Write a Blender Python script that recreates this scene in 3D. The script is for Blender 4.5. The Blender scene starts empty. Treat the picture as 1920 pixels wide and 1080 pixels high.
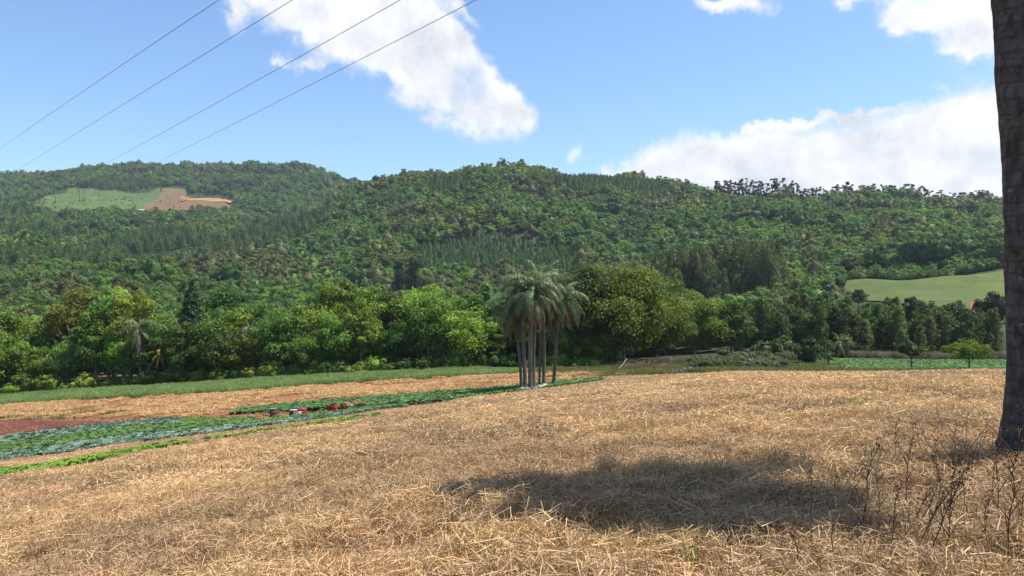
import bpy, math, random
import numpy as np
from mathutils import Vector, Matrix

rng = np.random.default_rng(7)
random.seed(7)
R = math.radians
C = bpy.context.scene.collection
SC = bpy.context.scene

# ------------------------------------------------------------------ camera, sky, sun, exposure
F, CX, CY, EYE = 1423.0, 960.0, 540.0, 1.65          # photo focal length in pixels, optical centre, eye height
cam_d = bpy.data.cameras.new('camera'); cam = bpy.data.objects.new('camera', cam_d); C.objects.link(cam)
cam.location = (0, 0, EYE); cam.rotation_euler = (R(90), 0, 0)
cam_d.sensor_width = 36; cam_d.lens = F / 1920 * 36; cam_d.clip_start = 0.1; cam_d.clip_end = 9000
SC.camera = cam
SC.view_settings.view_transform = 'Standard'; SC.view_settings.look = 'None'
SC.view_settings.exposure = 0.7; SC.view_settings.gamma = 1.0; SC.view_settings.use_curve_mapping = False
SUN_EL, SUN_AZ = R(64), R(84)                          # azimuth from +Y (view) towards +X (right)
SUN_DIR = Vector((math.sin(SUN_AZ) * math.cos(SUN_EL), math.cos(SUN_AZ) * math.cos(SUN_EL), math.sin(SUN_EL)))
sun_d = bpy.data.lights.new('sun', 'SUN'); sun_d.energy = 5.0; sun_d.angle = R(0.53); sun_d.color = (1, .95, .87)
sun = bpy.data.objects.new('sun', sun_d); C.objects.link(sun); sun.location = (0, 0, 60)
sun.rotation_euler = SUN_DIR.to_track_quat('Z', 'Y').to_euler()
SC.cycles.max_bounces = 6; SC.cycles.diffuse_bounces = 3; SC.cycles.transmission_bounces = 3; SC.cycles.volume_bounces = 0
SC.cycles.use_denoising = True


class NB:
    """small helper for node trees"""
    def __init__(s, nt): s.nt = nt
    def n(s, t, **kw):
        nd = s.nt.nodes.new(t)
        for k, v in kw.items(): setattr(nd, k, v)
        return nd
    def put(s, sock, v):
        if isinstance(v, bpy.types.NodeSocket): s.nt.links.new(v, sock)
        elif v is not None:
            if sock.type == 'RGBA' and not hasattr(v, '__len__'): v = (v, v, v, 1)
            if sock.type == 'RGBA' and len(v) == 3: v = (*v, 1)
            sock.default_value = v
    def m(s, op, a, b=None, c=None, clamp=False):
        nd = s.n('ShaderNodeMath', operation=op, use_clamp=clamp)
        for i, v in enumerate((a, b, c)):
            if v is not None: s.put(nd.inputs[i], v)
        return nd.outputs[0]
    def vm(s, op, a, b=None):
        nd = s.n('ShaderNodeVectorMath', operation=op); s.put(nd.inputs[0], a)
        if b is not None: s.put(nd.inputs[1], b)
        return nd.outputs['Value'] if op in ('LENGTH', 'DOT_PRODUCT') else nd.outputs[0]
    def noise(s, vec, scale, detail=4, rough=.55, dist=0):
        nd = s.n('ShaderNodeTexNoise'); s.put(nd.inputs['Vector'], vec)
        nd.inputs['Scale'].default_value = scale; nd.inputs['Detail'].default_value = detail
        nd.inputs['Roughness'].default_value = rough; nd.inputs['Distortion'].default_value = dist
        return nd.outputs['Fac']
    def mix(s, f, a, b, blend='MIX'):
        nd = s.n('ShaderNodeMix', data_type='RGBA', blend_type=blend)
        s.put(nd.inputs[0], f); s.put(nd.inputs[6], a); s.put(nd.inputs[7], b); return nd.outputs[2]
    def step(s, v, lo, hi):
        nd = s.n('ShaderNodeMapRange', interpolation_type='SMOOTHSTEP'); s.put(nd.inputs[0], v)
        nd.inputs[1].default_value = lo; nd.inputs[2].default_value = hi; return nd.outputs[0]


def build_world():
    w = bpy.data.worlds.new('World'); SC.world = w; w.use_nodes = True
    nt = w.node_tree; nt.nodes.clear(); b = NB(nt)
    sky = b.n('ShaderNodeTexSky', sky_type='NISHITA', sun_disc=False, sun_elevation=SUN_EL, sun_rotation=SUN_AZ)
    sky.altitude = 300; sky.air_density = 1.0; sky.dust_density = .6; sky.ozone_density = 1.6
    d = b.n('ShaderNodeTexCoord').outputs['Generated']
    sp = b.n('ShaderNodeSeparateXYZ'); b.put(sp.inputs[0], d)
    az = b.m('ARCTAN2', sp.outputs[0], sp.outputs[1]); el = b.m('ARCSINE', sp.outputs[2])
    # warped sky position, so that cloud outlines billow
    wn = b.n('ShaderNodeTexNoise'); b.put(wn.inputs['Vector'], d); wn.inputs['Scale'].default_value = 9
    wn.inputs['Detail'].default_value = 7; wn.inputs['Roughness'].default_value = .62
    wv = b.vm('SUBTRACT', wn.outputs['Color'], (.5, .5, .5)); ws = b.n('ShaderNodeSeparateXYZ'); b.put(ws.inputs[0], wv)
    azw = b.m('MULTIPLY_ADD', ws.outputs[0], .15, az); elw = b.m('MULTIPLY_ADD', ws.outputs[1], .11, el)
    # cumulus banks: (x, y, half width, half height, tilt, strength) as seen from the field
    blobs = [(605, -60, 85, 55, 0, 1), (625, 5, 85, 45, 10, 1), (660, 55, 105, 45, 22, 1), (740, 85, 105, 48, 28, 1), (815, 130, 90, 45, 32, 1), (885, 178, 72, 36, 30, 1), (948, 208, 40, 20, 12, .8), (720, 20, 60, 40, 20, 1),
             (600, -150, 150, 80, 0, 1), (434, 20, 18, 26, 15, .62), (868, 16, 30, 11, 25, .62), (512, 108, 14, 7, 0, .5), (565, 112, 30, 8, 0, .5), (538, 252, 20, 5, 0, .3),
             (1200, 300, 36, 18, -20, .8), (1220, 330, 50, 16, 0, .8), (1113, 286, 13, 16, 30, .55), (1300, 300, 45, 34, 0, 1), (1385, 300, 62, 36, 0, 1), (1480, 300, 80, 36, 0, 1), (1600, 290, 95, 44, -6, 1), (1720, 265, 90, 52, -12, 1),
             (1830, 235, 75, 52, -14, 1), (1760, 320, 170, 50, 0, 1), (1580, 345, 200, 36, 0, 1), (1340, 345, 130, 20, 0, 1), (1480, 228, 80, 6, -5, .6), (1590, 205, 60, 8, -12, .6), (1960, 230, 90, 80, 0, 1),
             (1395, 4, 48, 19, 0, .85), (1330, -4, 40, 10, 0, .7), (1815, 22, 80, 32, 22, .9), (1690, 36, 42, 14, 0, .75), (1600, 6, 24, 15, 0, .75), (1740, 10, 60, 16, 0, .75), (1850, 70, 34, 16, 0, .7), (1790, -40, 120, 30, 0, .9)]
    tot = None
    for (px, py, rx, ry, tl, st) in blobs:
        u, v = (px - CX) / F, (CY - py) / F
        a0 = math.atan(u); e0 = math.atan2(v, math.hypot(1, u))
        k = math.cos(a0); sx, sy = rx / F * k * k, ry / F * k
        t = R(-tl); ct, s_ = math.cos(t), math.sin(t)
        dx = b.m('SUBTRACT', azw, a0); dy = b.m('SUBTRACT', elw, e0)
        qx = b.m('MULTIPLY_ADD', dy, s_ / sx, b.m('MULTIPLY', dx, ct / sx)); qy = b.m('MULTIPLY_ADD', dy, ct / sy, b.m('MULTIPLY', dx, -s_ / sy))
        r2 = b.m('MULTIPLY_ADD', qx, qx, b.m('MULTIPLY', qy, qy))
        g = b.m('MULTIPLY', b.m('EXPONENT', b.m('MULTIPLY', r2, -.5)), st)
        tot = g if tot is None else b.m('ADD', tot, g)
    tot = b.m('MINIMUM', tot, 1.12)
    # the same scattered cumulus over the rest of the sky
    out = b.m('MAXIMUM', b.step(b.m('ABSOLUTE', az), .72, .95), b.step(el, .5, .65))
    gen = b.m('MULTIPLY', b.step(b.noise(d, 2.6, 3, .5), .5, .68), out)
    gen = b.m('MULTIPLY', gen, b.step(el, -.02, .08))
    tot = b.m('MAXIMUM', tot, gen)
    fine = b.m('MULTIPLY_ADD', b.m('SUBTRACT', b.noise(d, 60, 5, .65), .5), .55, b.noise(d, 20, 7, .64))
    dens = b.m('MULTIPLY_ADD', b.m('SUBTRACT', fine, .5), .95, tot)
    dens = b.m('SUBTRACT', dens, b.m('MULTIPLY', b.step(b.noise(d, 7.5, 5, .6), .5, .72), .36))
    alpha = b.step(dens, .22, .98)
    # relief inside the cloud: brighter towards the sun side, greyer in its body
    off = b.vm('ADD', d, tuple(SUN_DIR * .035))
    n1 = b.noise(d, 11, 6, .6); n2 = b.noise(off, 11, 6, .6)
    rel = b.m('MULTIPLY_ADD', b.m('SUBTRACT', n1, n2), 3.8, .86)
    body = b.step(tot, .8, 1.1)
    rel = b.m('SUBTRACT', rel, b.m('MULTIPLY', b.m('MULTIPLY', body, b.step(b.noise(d, 5, 3, .5), .4, .65)), .28), clamp=True)
    ccol = b.mix(rel, (3.75, 3.95, 4.35, 1), (5.35, 5.4, 5.45, 1))
    skyc = b.mix(1.0, sky.outputs[0], (.81, .94, 1.05, 1), 'MULTIPLY')
    col = b.mix(alpha, skyc, ccol)
    bg = b.n('ShaderNodeBackground'); b.put(bg.inputs[0], col); bg.inputs[1].default_value = .12
    o = b.n('ShaderNodeOutputWorld'); nt.links.new(bg.outputs[0], o.inputs[0])


build_world()

# ------------------------------------------------------------------ terrain


def vnoise(x, y, seed=0):
    """smooth value noise in 0..1"""
    x = np.asarray(x, float); y = np.asarray(y, float)
    xi = np.floor(x).astype(np.int64); yi = np.floor(y).astype(np.int64); fx = x - xi; fy = y - yi
    fx = fx * fx * (3 - 2 * fx); fy = fy * fy * (3 - 2 * fy)
    def h(a, b_):
        n = (a * 374761393 + b_ * 668265263 + seed * 974711) & 0x7fffffff
        n = ((n ^ (n >> 13)) * 1274126177) & 0x7fffffff
        return ((n ^ (n >> 16)) & 0xffff) / 65535.0
    return (h(xi, yi) * (1 - fx) + h(xi + 1, yi) * fx) * (1 - fy) + (h(xi, yi + 1) * (1 - fx) + h(xi + 1, yi + 1) * fx) * fy


def sabs(X): return np.sqrt(X * X + .6)
def near_z(X, Y): return .099 * X - .021 * (sabs(X) - .775) - .115 * Y
def near_s(u, Y): return (near_z(u * Y, Y) - EYE) / Y


# ground profile along eight sight lines: (picture row of the ground, metres away)
PROF = {
    -1100: (24, [(27, 905), (50, 860), (72, 815), (88, 790), (108, 762), (124, 742), (134, 732), (200, 694), (300, 619), (450, 520), (700, 455), (950, 405), (1100, 383), (1250, 372), (1500, 345), (1800, 350), (2500, 400)]),
    0: (20, [(27, 905), (50, 860), (72, 815), (88, 790), (108, 760), (124, 738), (134, 727), (200, 694), (300, 619), (450, 520), (700, 455), (950, 405), (1100, 385), (1250, 368), (1500, 336), (1800, 345), (2500, 400)]),
    300: (26, [(35, 850), (42, 835), (72, 785), (100, 745), (117, 725), (127, 716), (200, 690), (300, 630), (450, 540), (700, 470), (950, 414), (1100, 388), (1300, 358), (1500, 321), (1800, 330), (2500, 380)]),
    560: (30, [(40, 808), (62, 780), (75, 760), (92, 735), (112, 712), (122, 703), (200, 685), (300, 640), (450, 560), (650, 480), (800, 425), (950, 435), (1150, 400), (1500, 321), (1800, 335), (2500, 390)]),
    690: (34, [(46, 790), (62, 770), (80, 745), (102, 718), (115, 702), (122, 694), (200, 680), (300, 640), (420, 570), (600, 470), (800, 372), (830, 362), (1000, 400), (1300, 385), (1500, 358), (1800, 385), (2500, 450)]),
    960: (50, [(73, 736), (98, 708), (112, 698), (119, 691), (200, 680), (300, 645), (420, 560), (600, 450), (790, 334), (820, 328), (1000, 360), (1500, 450), (2500, 500)]),
    1180: (60, [(86, 707), (105, 696), (120, 688), (200, 675), (300, 640), (420, 560), (600, 460), (790, 352), (830, 345), (1000, 380), (1500, 460), (2500, 500)]),
    1400: (38, [(55, 707), (65, 701), (85, 700), (105, 694), (135, 678), (160, 668), (220, 655), (320, 600), (420, 520), (560, 440), (700, 390), (740, 384), (900, 405), (1500, 470), (2500, 500)]),
    1870: (20, [(33, 713), (45, 701), (70, 702), (95, 697), (145, 680), (165, 668), (220, 612), (250, 582), (340, 505), (380, 490), (560, 432), (700, 403), (740, 399), (900, 412), (1500, 470), (2500, 500)]),
    3000: (20, [(33, 713), (45, 701), (70, 702), (95, 697), (145, 680), (165, 668), (220, 612), (250, 582), (340, 505), (380, 490), (560, 432), (700, 403), (740, 399), (900, 412), (1500, 470), (2500, 500)]),
}


def pchip_slopes(x, y):
    """x (n,), y (n,m): monotone cubic slopes"""
    h = np.diff(x)[:, None]; dl = np.diff(y, axis=0) / h
    m = np.zeros_like(y); m[0] = dl[0]; m[-1] = dl[-1]
    a, b = dl[:-1], dl[1:]; ok = a * b > 0
    w1, w2 = 2 * h[1:] + h[:-1], h[1:] + 2 * h[:-1]
    with np.errstate(divide='ignore', invalid='ignore'):
        hm = (w1 + w2) / (w1 / a + w2 / b)
    m[1:-1] = np.where(ok, hm, 0); return m


def pchip(x, y, q):
    x = np.asarray(x, float); y = np.asarray(y, float)[:, None]; m = pchip_slopes(x, y)[:, 0]; y = y[:, 0]
    q = np.clip(q, x[0], x[-1]); i = np.clip(np.searchsorted(x, q) - 1, 0, len(x) - 2); h = x[i + 1] - x[i]; t = (q - x[i]) / h
    return y[i] * (1 + 2 * t) * (1 - t) ** 2 + m[i] * h * t * (1 - t) ** 2 + y[i + 1] * t * t * (3 - 2 * t) + m[i + 1] * h * t * t * (t - 1)


LY = np.linspace(math.log(2.0), math.log(2500), 360)
KU, TAB = [], []
for px in sorted(PROF):
    y0, pts = PROF[px]; u = (px - CX) / F
    ny = np.exp(np.linspace(math.log(1.9), math.log(y0), 12)); xs = list(np.log(ny)); ss = list(near_s(u, ny))
    if px in (-1100, 3000):                             # outside the frame: follow the near slope only close by
        ref = near_s((0 if px < 0 else 1870) / F - CX / F, ny); ss = list(ref + (near_s(u, ny) - ref) * np.clip(1 - (ny - 2) / 12, 0, 1))
    for (Y, py) in pts: xs.append(math.log(Y)); ss.append((CY - py) / F)
    KU.append(u); TAB.append(pchip(xs, ss, LY))
KU = np.array(KU); TAB = np.array(TAB)                  # (columns, rows)
KM = pchip_slopes(KU, TAB)


def slope(u, Y):
    u = np.clip(np.asarray(u, float), KU[0], KU[-1]); ly = np.clip(np.log(np.maximum(Y, 2.0)), LY[0], LY[-1])
    i = np.clip(np.searchsorted(KU, u) - 1, 0, len(KU) - 2); h = KU[i + 1] - KU[i]; t = (u - KU[i]) / h
    r = (ly - LY[0]) / (LY[1] - LY[0]); j = np.clip(r.astype(int), 0, len(LY) - 2); f = r - j
    def at(jj):
        return TAB[i, jj] * (1 + 2 * t) * (1 - t) ** 2 + KM[i, jj] * h * t * (1 - t) ** 2 + TAB[i + 1, jj] * t * t * (3 - 2 * t) + KM[i + 1, jj] * h * t * t * (t - 1)
    return at(j) * (1 - f) + at(j + 1) * f


def hummock(X, Y):
    f = np.clip((46 - Y) / 22, 0, 1)
    h = .19 * (vnoise(X / 1.5 + 3, Y / 1.5, 1) - .5) + .17 * (vnoise(X / .62, Y / .62, 2) - .5) + .05 * np.sin((X + .18 * Y + .5 * vnoise(X / 3, Y / 3, 9)) * 5.2) + .22 * (vnoise(X / 4.1, Y / 4.1, 3) - .5)
    far = np.clip((Y - 170) / 200, 0, 1)
    return h * f + far * 13 * (vnoise(X / 70, Y / 70, 4) - .5) + far * 6.5 * (vnoise(X / 28, Y / 28, 5) - .5)


def Z(X, Y):
    X = np.asarray(X, float); Y = np.asarray(Y, float)
    Ys = np.maximum(Y, 2.0)
    zf = EYE + slope(X / Ys, Ys) * Ys
    t = np.clip((Y - 2.0) / 2.0, 0, 1)
    return np.where(Y < 4, near_z(X, Y) * (1 - t) + zf * t, zf) + hummock(X, Y)


YS = np.exp(np.linspace(math.log(3), math.log(2400), 1500))


def ground_at(px, py):
    """the ground point seen at a photo pixel"""
    u, s = (px - CX) / F, (CY - py) / F
    sl = slope(np.full_like(YS, u), YS); k = int(np.argmax(sl >= s))
    if sl[k] < s: k = int(np.argmax(sl))
    Y = YS[k]
    if k > 0 and sl[k] != sl[k - 1]:
        Y = YS[k - 1] + (YS[k] - YS[k - 1]) * np.clip((s - sl[k - 1]) / (sl[k] - sl[k - 1]), 0, 1)
    return u * Y, Y


def ray_at(px, Y): return (px - CX) / F * Y, Y
def pix(X, Y, z=None):
    z = Z(X, Y) if z is None else z
    return CX + F * X / Y, CY - F * (z - EYE) / Y


# ------------------------------------------------------------------ mesh helpers

class MB:
    def __init__(s): s.v = []; s.q = []; s.t = []; s.n = 0; s.tint = []; s.mq = []; s.mt = []
    def add(s, v, quads=None, tris=None, tint=.5, mat=0):
        v = np.asarray(v, np.float32).reshape(-1, 3)
        s.v.append(v); s.tint.append(np.broadcast_to(np.asarray(tint, np.float32), (len(v),)))
        if quads is not None and len(quads): q = np.asarray(quads, np.int32).reshape(-1, 4) + s.n; s.q.append(q); s.mq.append(np.full(len(q), mat, np.int32))
        if tris is not None and len(tris): t = np.asarray(tris, np.int32).reshape(-1, 3) + s.n; s.t.append(t); s.mt.append(np.full(len(t), mat, np.int32))
        s.n += len(v)
    def mesh(s, name, mats, smooth=False):
        me = bpy.data.meshes.new(name)
        v = np.concatenate(s.v); q = np.concatenate(s.q) if s.q else np.zeros((0, 4), np.int32); t = np.concatenate(s.t) if s.t else np.zeros((0, 3), np.int32)
        mi = np.concatenate(s.mq + s.mt) if (s.mq or s.mt) else np.zeros(0, np.int32)
        me.vertices.add(len(v)); me.vertices.foreach_set('co', v.ravel())
        li = np.concatenate([q.ravel(), t.ravel()]); me.loops.add(len(li)); me.loops.foreach_set('vertex_index', li)
        nf = len(q) + len(t); me.polygons.add(nf)
        st = np.concatenate([np.arange(len(q)) * 4, len(q) * 4 + np.arange(len(t)) * 3]).astype(np.int32)
        me.polygons.foreach_set('loop_start', st)
        me.polygons.foreach_set('material_index', mi)
        if smooth: me.polygons.foreach_set('use_smooth', np.ones(nf, bool))
        a = me.attributes.new('tint', 'FLOAT', 'POINT'); a.data.foreach_set('value', np.concatenate(s.tint))
        a = me.attributes.new('col', 'FLOAT_COLOR', 'POINT'); a.data.foreach_set('color', np.ones(len(v) * 4, np.float32))
        me.update(calc_edges=True)
        for m in (mats if isinstance(mats, (list, tuple)) else [mats]): me.materials.append(m)
        return me


def tube(path, radii, n=8, cap=True):
    P = np.asarray(path, float); r = np.broadcast_to(np.asarray(radii, float), (len(P),))
    T = np.gradient(P, axis=0); T /= np.linalg.norm(T, axis=1)[:, None] + 1e-9
    ref = np.array([1., 0, 0]) if abs(T[0, 0]) < .8 else np.array([0, 1., 0])
    A = np.cross(T, ref); A /= np.linalg.norm(A, axis=1)[:, None] + 1e-9; B = np.cross(T, A)
    th = np.arange(n) / n * 2 * math.pi
    V = P[:, None] + r[:, None, None] * (A[:, None] * np.cos(th)[None, :, None] + B[:, None] * np.sin(th)[None, :, None])
    k = len(P); i = np.arange(k - 1)[:, None] * n; j = np.arange(n)[None]
    Q = np.stack([i + j, i + (j + 1) % n, i + n + (j + 1) % n, i + n + j], -1).reshape(-1, 4)
    V = V.reshape(-1, 3); tr = []
    if cap:
        V = np.concatenate([V, P[:1], P[-1:]])
        for a in range(n): tr += [(k * n, (a + 1) % n, a), (k * n + 1, (k - 1) * n + a, (k - 1) * n + (a + 1) % n)]
    return V, Q, tr


def box(cx, cy, cz, sx, sy, sz):
    v = [(cx + a * sx / 2, cy + b * sy / 2, cz + c * sz / 2) for a in (-1, 1) for b in (-1, 1) for c in (-1, 1)]
    return v, [(0, 1, 3, 2), (4, 6, 7, 5), (0, 4, 5, 1), (2, 3, 7, 6), (0, 2, 6, 4), (1, 5, 7, 3)]


def sphere_pts(n, g):
    v = g.normal(size=(n, 3)); return v / np.linalg.norm(v, axis=1)[:, None]


def cards(mb, c, nrm, length, width, tint, g, along=None, mat=0):
    """rhombic leaf faces"""
    n = len(c); nrm = nrm / (np.linalg.norm(nrm, axis=1)[:, None] + 1e-9)
    t = g.normal(size=(n, 3)) if along is None else along
    t = t - nrm * np.sum(t * nrm, 1)[:, None]; t /= np.linalg.norm(t, axis=1)[:, None] + 1e-9; b = np.cross(nrm, t)
    L = np.broadcast_to(length, (n,))[:, None] * .5; W = np.broadcast_to(width, (n,))[:, None] * .5
    V = np.stack([c - t * L, c + b * W - t * L * .1, c + t * L, c - b * W - t * L * .1], 1).reshape(-1, 3)
    mb.add(V, np.arange(n * 4).reshape(-1, 4), tint=np.repeat(tint, 4), mat=mat)


def ico(sub):
    import bmesh
    bm = bmesh.new(); bmesh.ops.create_icosphere(bm, subdivisions=sub, radius=1)
    v = np.array([x.co[:] for x in bm.verts]); f = np.array([[x.index for x in fc.verts] for fc in bm.faces]); bm.free(); return v, f


ICO1, ICO2 = ico(1), ico(2)


def link(name, me, parent=None, loc=(0, 0, 0), rot=(0, 0, 0), scale=None, color=None):
    o = bpy.data.objects.new(name, me); C.objects.link(o); o.location = loc; o.rotation_euler = rot
    if scale is not None: o.scale = scale if hasattr(scale, '__len__') else (scale,) * 3
    if color is not None: o.color = (*color[:3], 1)
    if parent: o.parent = parent
    return o


def tag(o, label=None, cat=None, group=None, kind=None):
    if label: o['label'] = label
    if cat: o['category'] = cat
    if group: o['group'] = group
    if kind: o['kind'] = kind
    return o


# ------------------------------------------------------------------ materials

def material(name, fn, rough=.9, spec=.2):
    m = bpy.data.materials.new(name); m.use_nodes = True; nt = m.node_tree; nt.nodes.clear(); b = NB(nt)
    p = b.n('ShaderNodeBsdfPrincipled'); p.inputs['Roughness'].default_value = rough; p.inputs['Specular IOR Level'].default_value = spec
    o = b.n('ShaderNodeOutputMaterial'); nt.links.new(p.outputs[0], o.inputs[0]); fn(b, p, o); return m


def simple(name, col, rough=.8, var=.25, scale=3.0, bump=0.0, spec=.2):
    def fn(b, p, o):
        pos = b.n('ShaderNodeTexCoord').outputs['Object']
        n = b.noise(pos, scale, 5, .6); c = b.mix(b.step(n, .25, .75), [x * (1 - var) for x in col], [min(1, x * (1 + var)) for x in col])
        b.put(p.inputs['Base Color'], c)
        if bump:
            bp = b.n('ShaderNodeBump'); bp.inputs['Strength'].default_value = bump; bp.inputs['Distance'].default_value = .02
            b.put(bp.inputs['Height'], n); b.put(p.inputs['Normal'], bp.outputs[0])
    return material(name, fn, rough, spec)


def leaf_material(name, base=None, transl=.4, rough=.55, spec=.25, hue=.035, val=.45, tintv=.8):
    """foliage: object colour (or base) varied per plant and per leaf"""
    def fn(b, p, o):
        oi = b.n('ShaderNodeObjectInfo'); at = b.n('ShaderNodeAttribute', attribute_name='tint')
        c = b.mix(1.0, oi.outputs['Color'], b.n('ShaderNodeAttribute', attribute_name='col').outputs['Color'], 'MULTIPLY')
        hs = b.n('ShaderNodeHueSaturation'); b.put(hs.inputs['Color'], c)
        b.put(hs.inputs['Hue'], b.m('MULTIPLY_ADD', b.m('SUBTRACT', oi.outputs['Random'], .5), hue, .5))
        r2 = b.m('FRACT', b.m('MULTIPLY', oi.outputs['Random'], 7.31))
        v = b.m('MULTIPLY', b.m('MULTIPLY_ADD', r2, val, 1 - val / 2), b.m('MULTIPLY_ADD', at.outputs['Fac'], tintv, 1 - tintv / 2))
        b.put(hs.inputs['Value'], v); b.put(p.inputs['Base Color'], hs.outputs[0])
        tr = b.n('ShaderNodeBsdfTranslucent'); b.put(tr.inputs[0], b.mix(1, hs.outputs[0], (1.25, 1.25, .55, 1), 'MULTIPLY'))
        mx = b.n('ShaderNodeMixShader'); mx.inputs[0].default_value = transl
        b.nt.links.new(p.outputs[0], mx.inputs[1]); b.nt.links.new(tr.outputs[0], mx.inputs[2]); b.nt.links.new(mx.outputs[0], o.inputs[0])
    return material(name, fn, rough, spec)


def ground_fn(c1, c2, c3, s1, s2, s3, bump=.5, dist=.05):
    def fn(b, p, o):
        pos = b.n('ShaderNodeNewGeometry').outputs['Position']
        n1 = b.noise(pos, s1, 6, .6); n2 = b.noise(pos, s2, 6, .65); n3 = b.noise(pos, s3, 4, .7)
        c = b.mix(b.step(n1, .35, .65), c1, c2); c = b.mix(b.step(n2, .48, .68), c, c3)
        c = b.mix(b.m('MULTIPLY', b.step(n3, .4, .7), .35), c, [x * .5 for x in c1]); b.put(p.inputs['Base Color'], c)
        bp = b.n('ShaderNodeBump'); bp.inputs['Strength'].default_value = bump; bp.inputs['Distance'].default_value = dist
        b.put(bp.inputs['Height'], b.m('ADD', n2, n3)); b.put(p.inputs['Normal'], bp.outputs[0])
    return fn


M = {}
M['straw_ground'] = material('straw_ground', ground_fn((.13, .078, .042), (.18, .11, .06), (.13, .062, .036), .5, 3.0, 14))
M['earth'] = material('earth', ground_fn((.16, .10, .055), (.12, .11, .04), (.22, .13, .08), .08, .5, 3.0))
M['forest_floor'] = material('forest_floor', ground_fn((.025, .04, .014), (.035, .055, .018), (.045, .045, .02), .02, .09, .4, .4, .5))
M['red_soil'] = material('red_soil', ground_fn((.215, .08, .038), (.26, .11, .052), (.30, .165, .085), .25, 1.2, 6, .9, .12))
M['dark_soil'] = material('dark_soil', ground_fn((.12, .042, .028), (.15, .055, .035), (.10, .04, .03), .4, 2.0, 8, .9, .1))
M['crop_soil'] = material('crop_soil', ground_fn((.24, .12, .07), (.28, .16, .09), (.20, .16, .07), .3, 1.2, 6))
M['clearing'] = material('clearing', ground_fn((.062, .11, .026), (.09, .13, .03), (.045, .08, .02), .012, .05, .3, .3, .5))
M['brown_slope'] = material('brown_slope', ground_fn((.17, .08, .048), (.11, .11, .04), (.15, .075, .045), .009, .03, .3, .3, .5))
M['tan_field'] = material('tan_field', ground_fn((.33, .19, .075), (.37, .215, .09), (.28, .16, .07), .02, .1, .5, .3, .3))
M['pasture'] = material('pasture', ground_fn((.075, .108, .022), (.115, .135, .032), (.05, .08, .018), .05, .45, 2.2, .8, .35))
M['leaf'] = leaf_material('leaf')
M['leaf_far'] = leaf_material('leaf_far', hue=.035, val=.65)
M['frond'] = leaf_material('frond', None, .22, .42, .4, .02, .3, .9)
M['grass'] = leaf_material('grass', None, .25, .6, .2, .01, .2, .6)
M['straw'] = leaf_material('straw', None, .10, .5, .35, .012, .2, 1.35)
M['crop'] = leaf_material('crop', None, .18, .6, .12, .02, .35, .6)
M['bark'] = simple('bark', (.13, .10, .075), .9, .4, 3.5, .8)
M['pale_bark'] = simple('pale_bark', (.34, .30, .25), .8, .3, 3.0, .4)
M['twig'] = leaf_material('twig', None, 0, .85, .1, .02, .3, .6)

# ------------------------------------------------------------------ ground sheets
EDGE_U = np.array([-3, -1.2, -.675, -.464, -.281, -.19, -.08, .0176, .1, .155, .2, .309, .64, 1.2, 3])
EDGE_Y = np.array([9, 17, 27, 35, 40, 46, 59, 74, 83, 86, 82, 68, 60, 55, 40.])
def edge_y(u): return np.interp(u, EDGE_U, EDGE_Y)


def fan():
    us = np.concatenate([np.linspace(-2.6, -.9, 30)[:-1], np.linspace(-.9, .9, 380), np.linspace(.9, 2.6, 30)[1:]])
    ys = np.exp(np.linspace(math.log(2.0), math.log(2480), 430))
    U, Y = np.meshgrid(us, ys); X = U * Y; z = Z(X, Y)
    V = np.stack([X, Y, z], -1).reshape(-1, 3); nu = len(us)
    i, j = np.meshgrid(np.arange(len(ys) - 1), np.arange(nu - 1), indexing='ij')
    q = np.stack([i * nu + j, i * nu + j + 1, (i + 1) * nu + j + 1, (i + 1) * nu + j], -1).reshape(-1, 4)
    cu = (us[:-1] + us[1:]) / 2; cy = np.sqrt(ys[:-1] * ys[1:])
    CU, CYY = np.meshgrid(cu, cy)
    field = (CYY < edge_y(CU)).ravel(); wood = (CYY > 168).ravel() & ~field
    for name, sel, mat in (('stubble_ground', field, 'straw_ground'), ('ground', ~field & ~wood, 'earth'), ('hills', wood, 'forest_floor')):
        qq = q[sel]; idx = np.unique(qq); rm = np.zeros(len(V), np.int64); rm[idx] = np.arange(len(idx))
        mb = MB(); mb.add(V[idx], rm[qq]); tag(link(name, mb.mesh(name, M[mat], True)), kind='structure')
    xs = np.linspace(-70, 70, 140); yy = np.linspace(-60, 2.0, 70); X, Y = np.meshgrid(xs, yy); zz = Z(X, Y) - np.where(Y > 1.9, .01, 0)
    V = np.stack([X, Y, zz], -1).reshape(-1, 3); i, j = np.meshgrid(np.arange(69), np.arange(139), indexing='ij')
    mb = MB(); mb.add(V, np.stack([i * 140 + j, i * 140 + j + 1, (i + 1) * 140 + j + 1, (i + 1) * 140 + j], -1).reshape(-1, 4))
    tag(link('stubble_ground_behind', mb.mesh('stubble_ground_behind', M['straw_ground'], True)), kind='structure')


fan()


def pl(pts): return np.array([p[0] for p in pts], float), np.array([p[1] for p in pts], float)
def at(poly, x): return np.interp(x, *poly)


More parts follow.
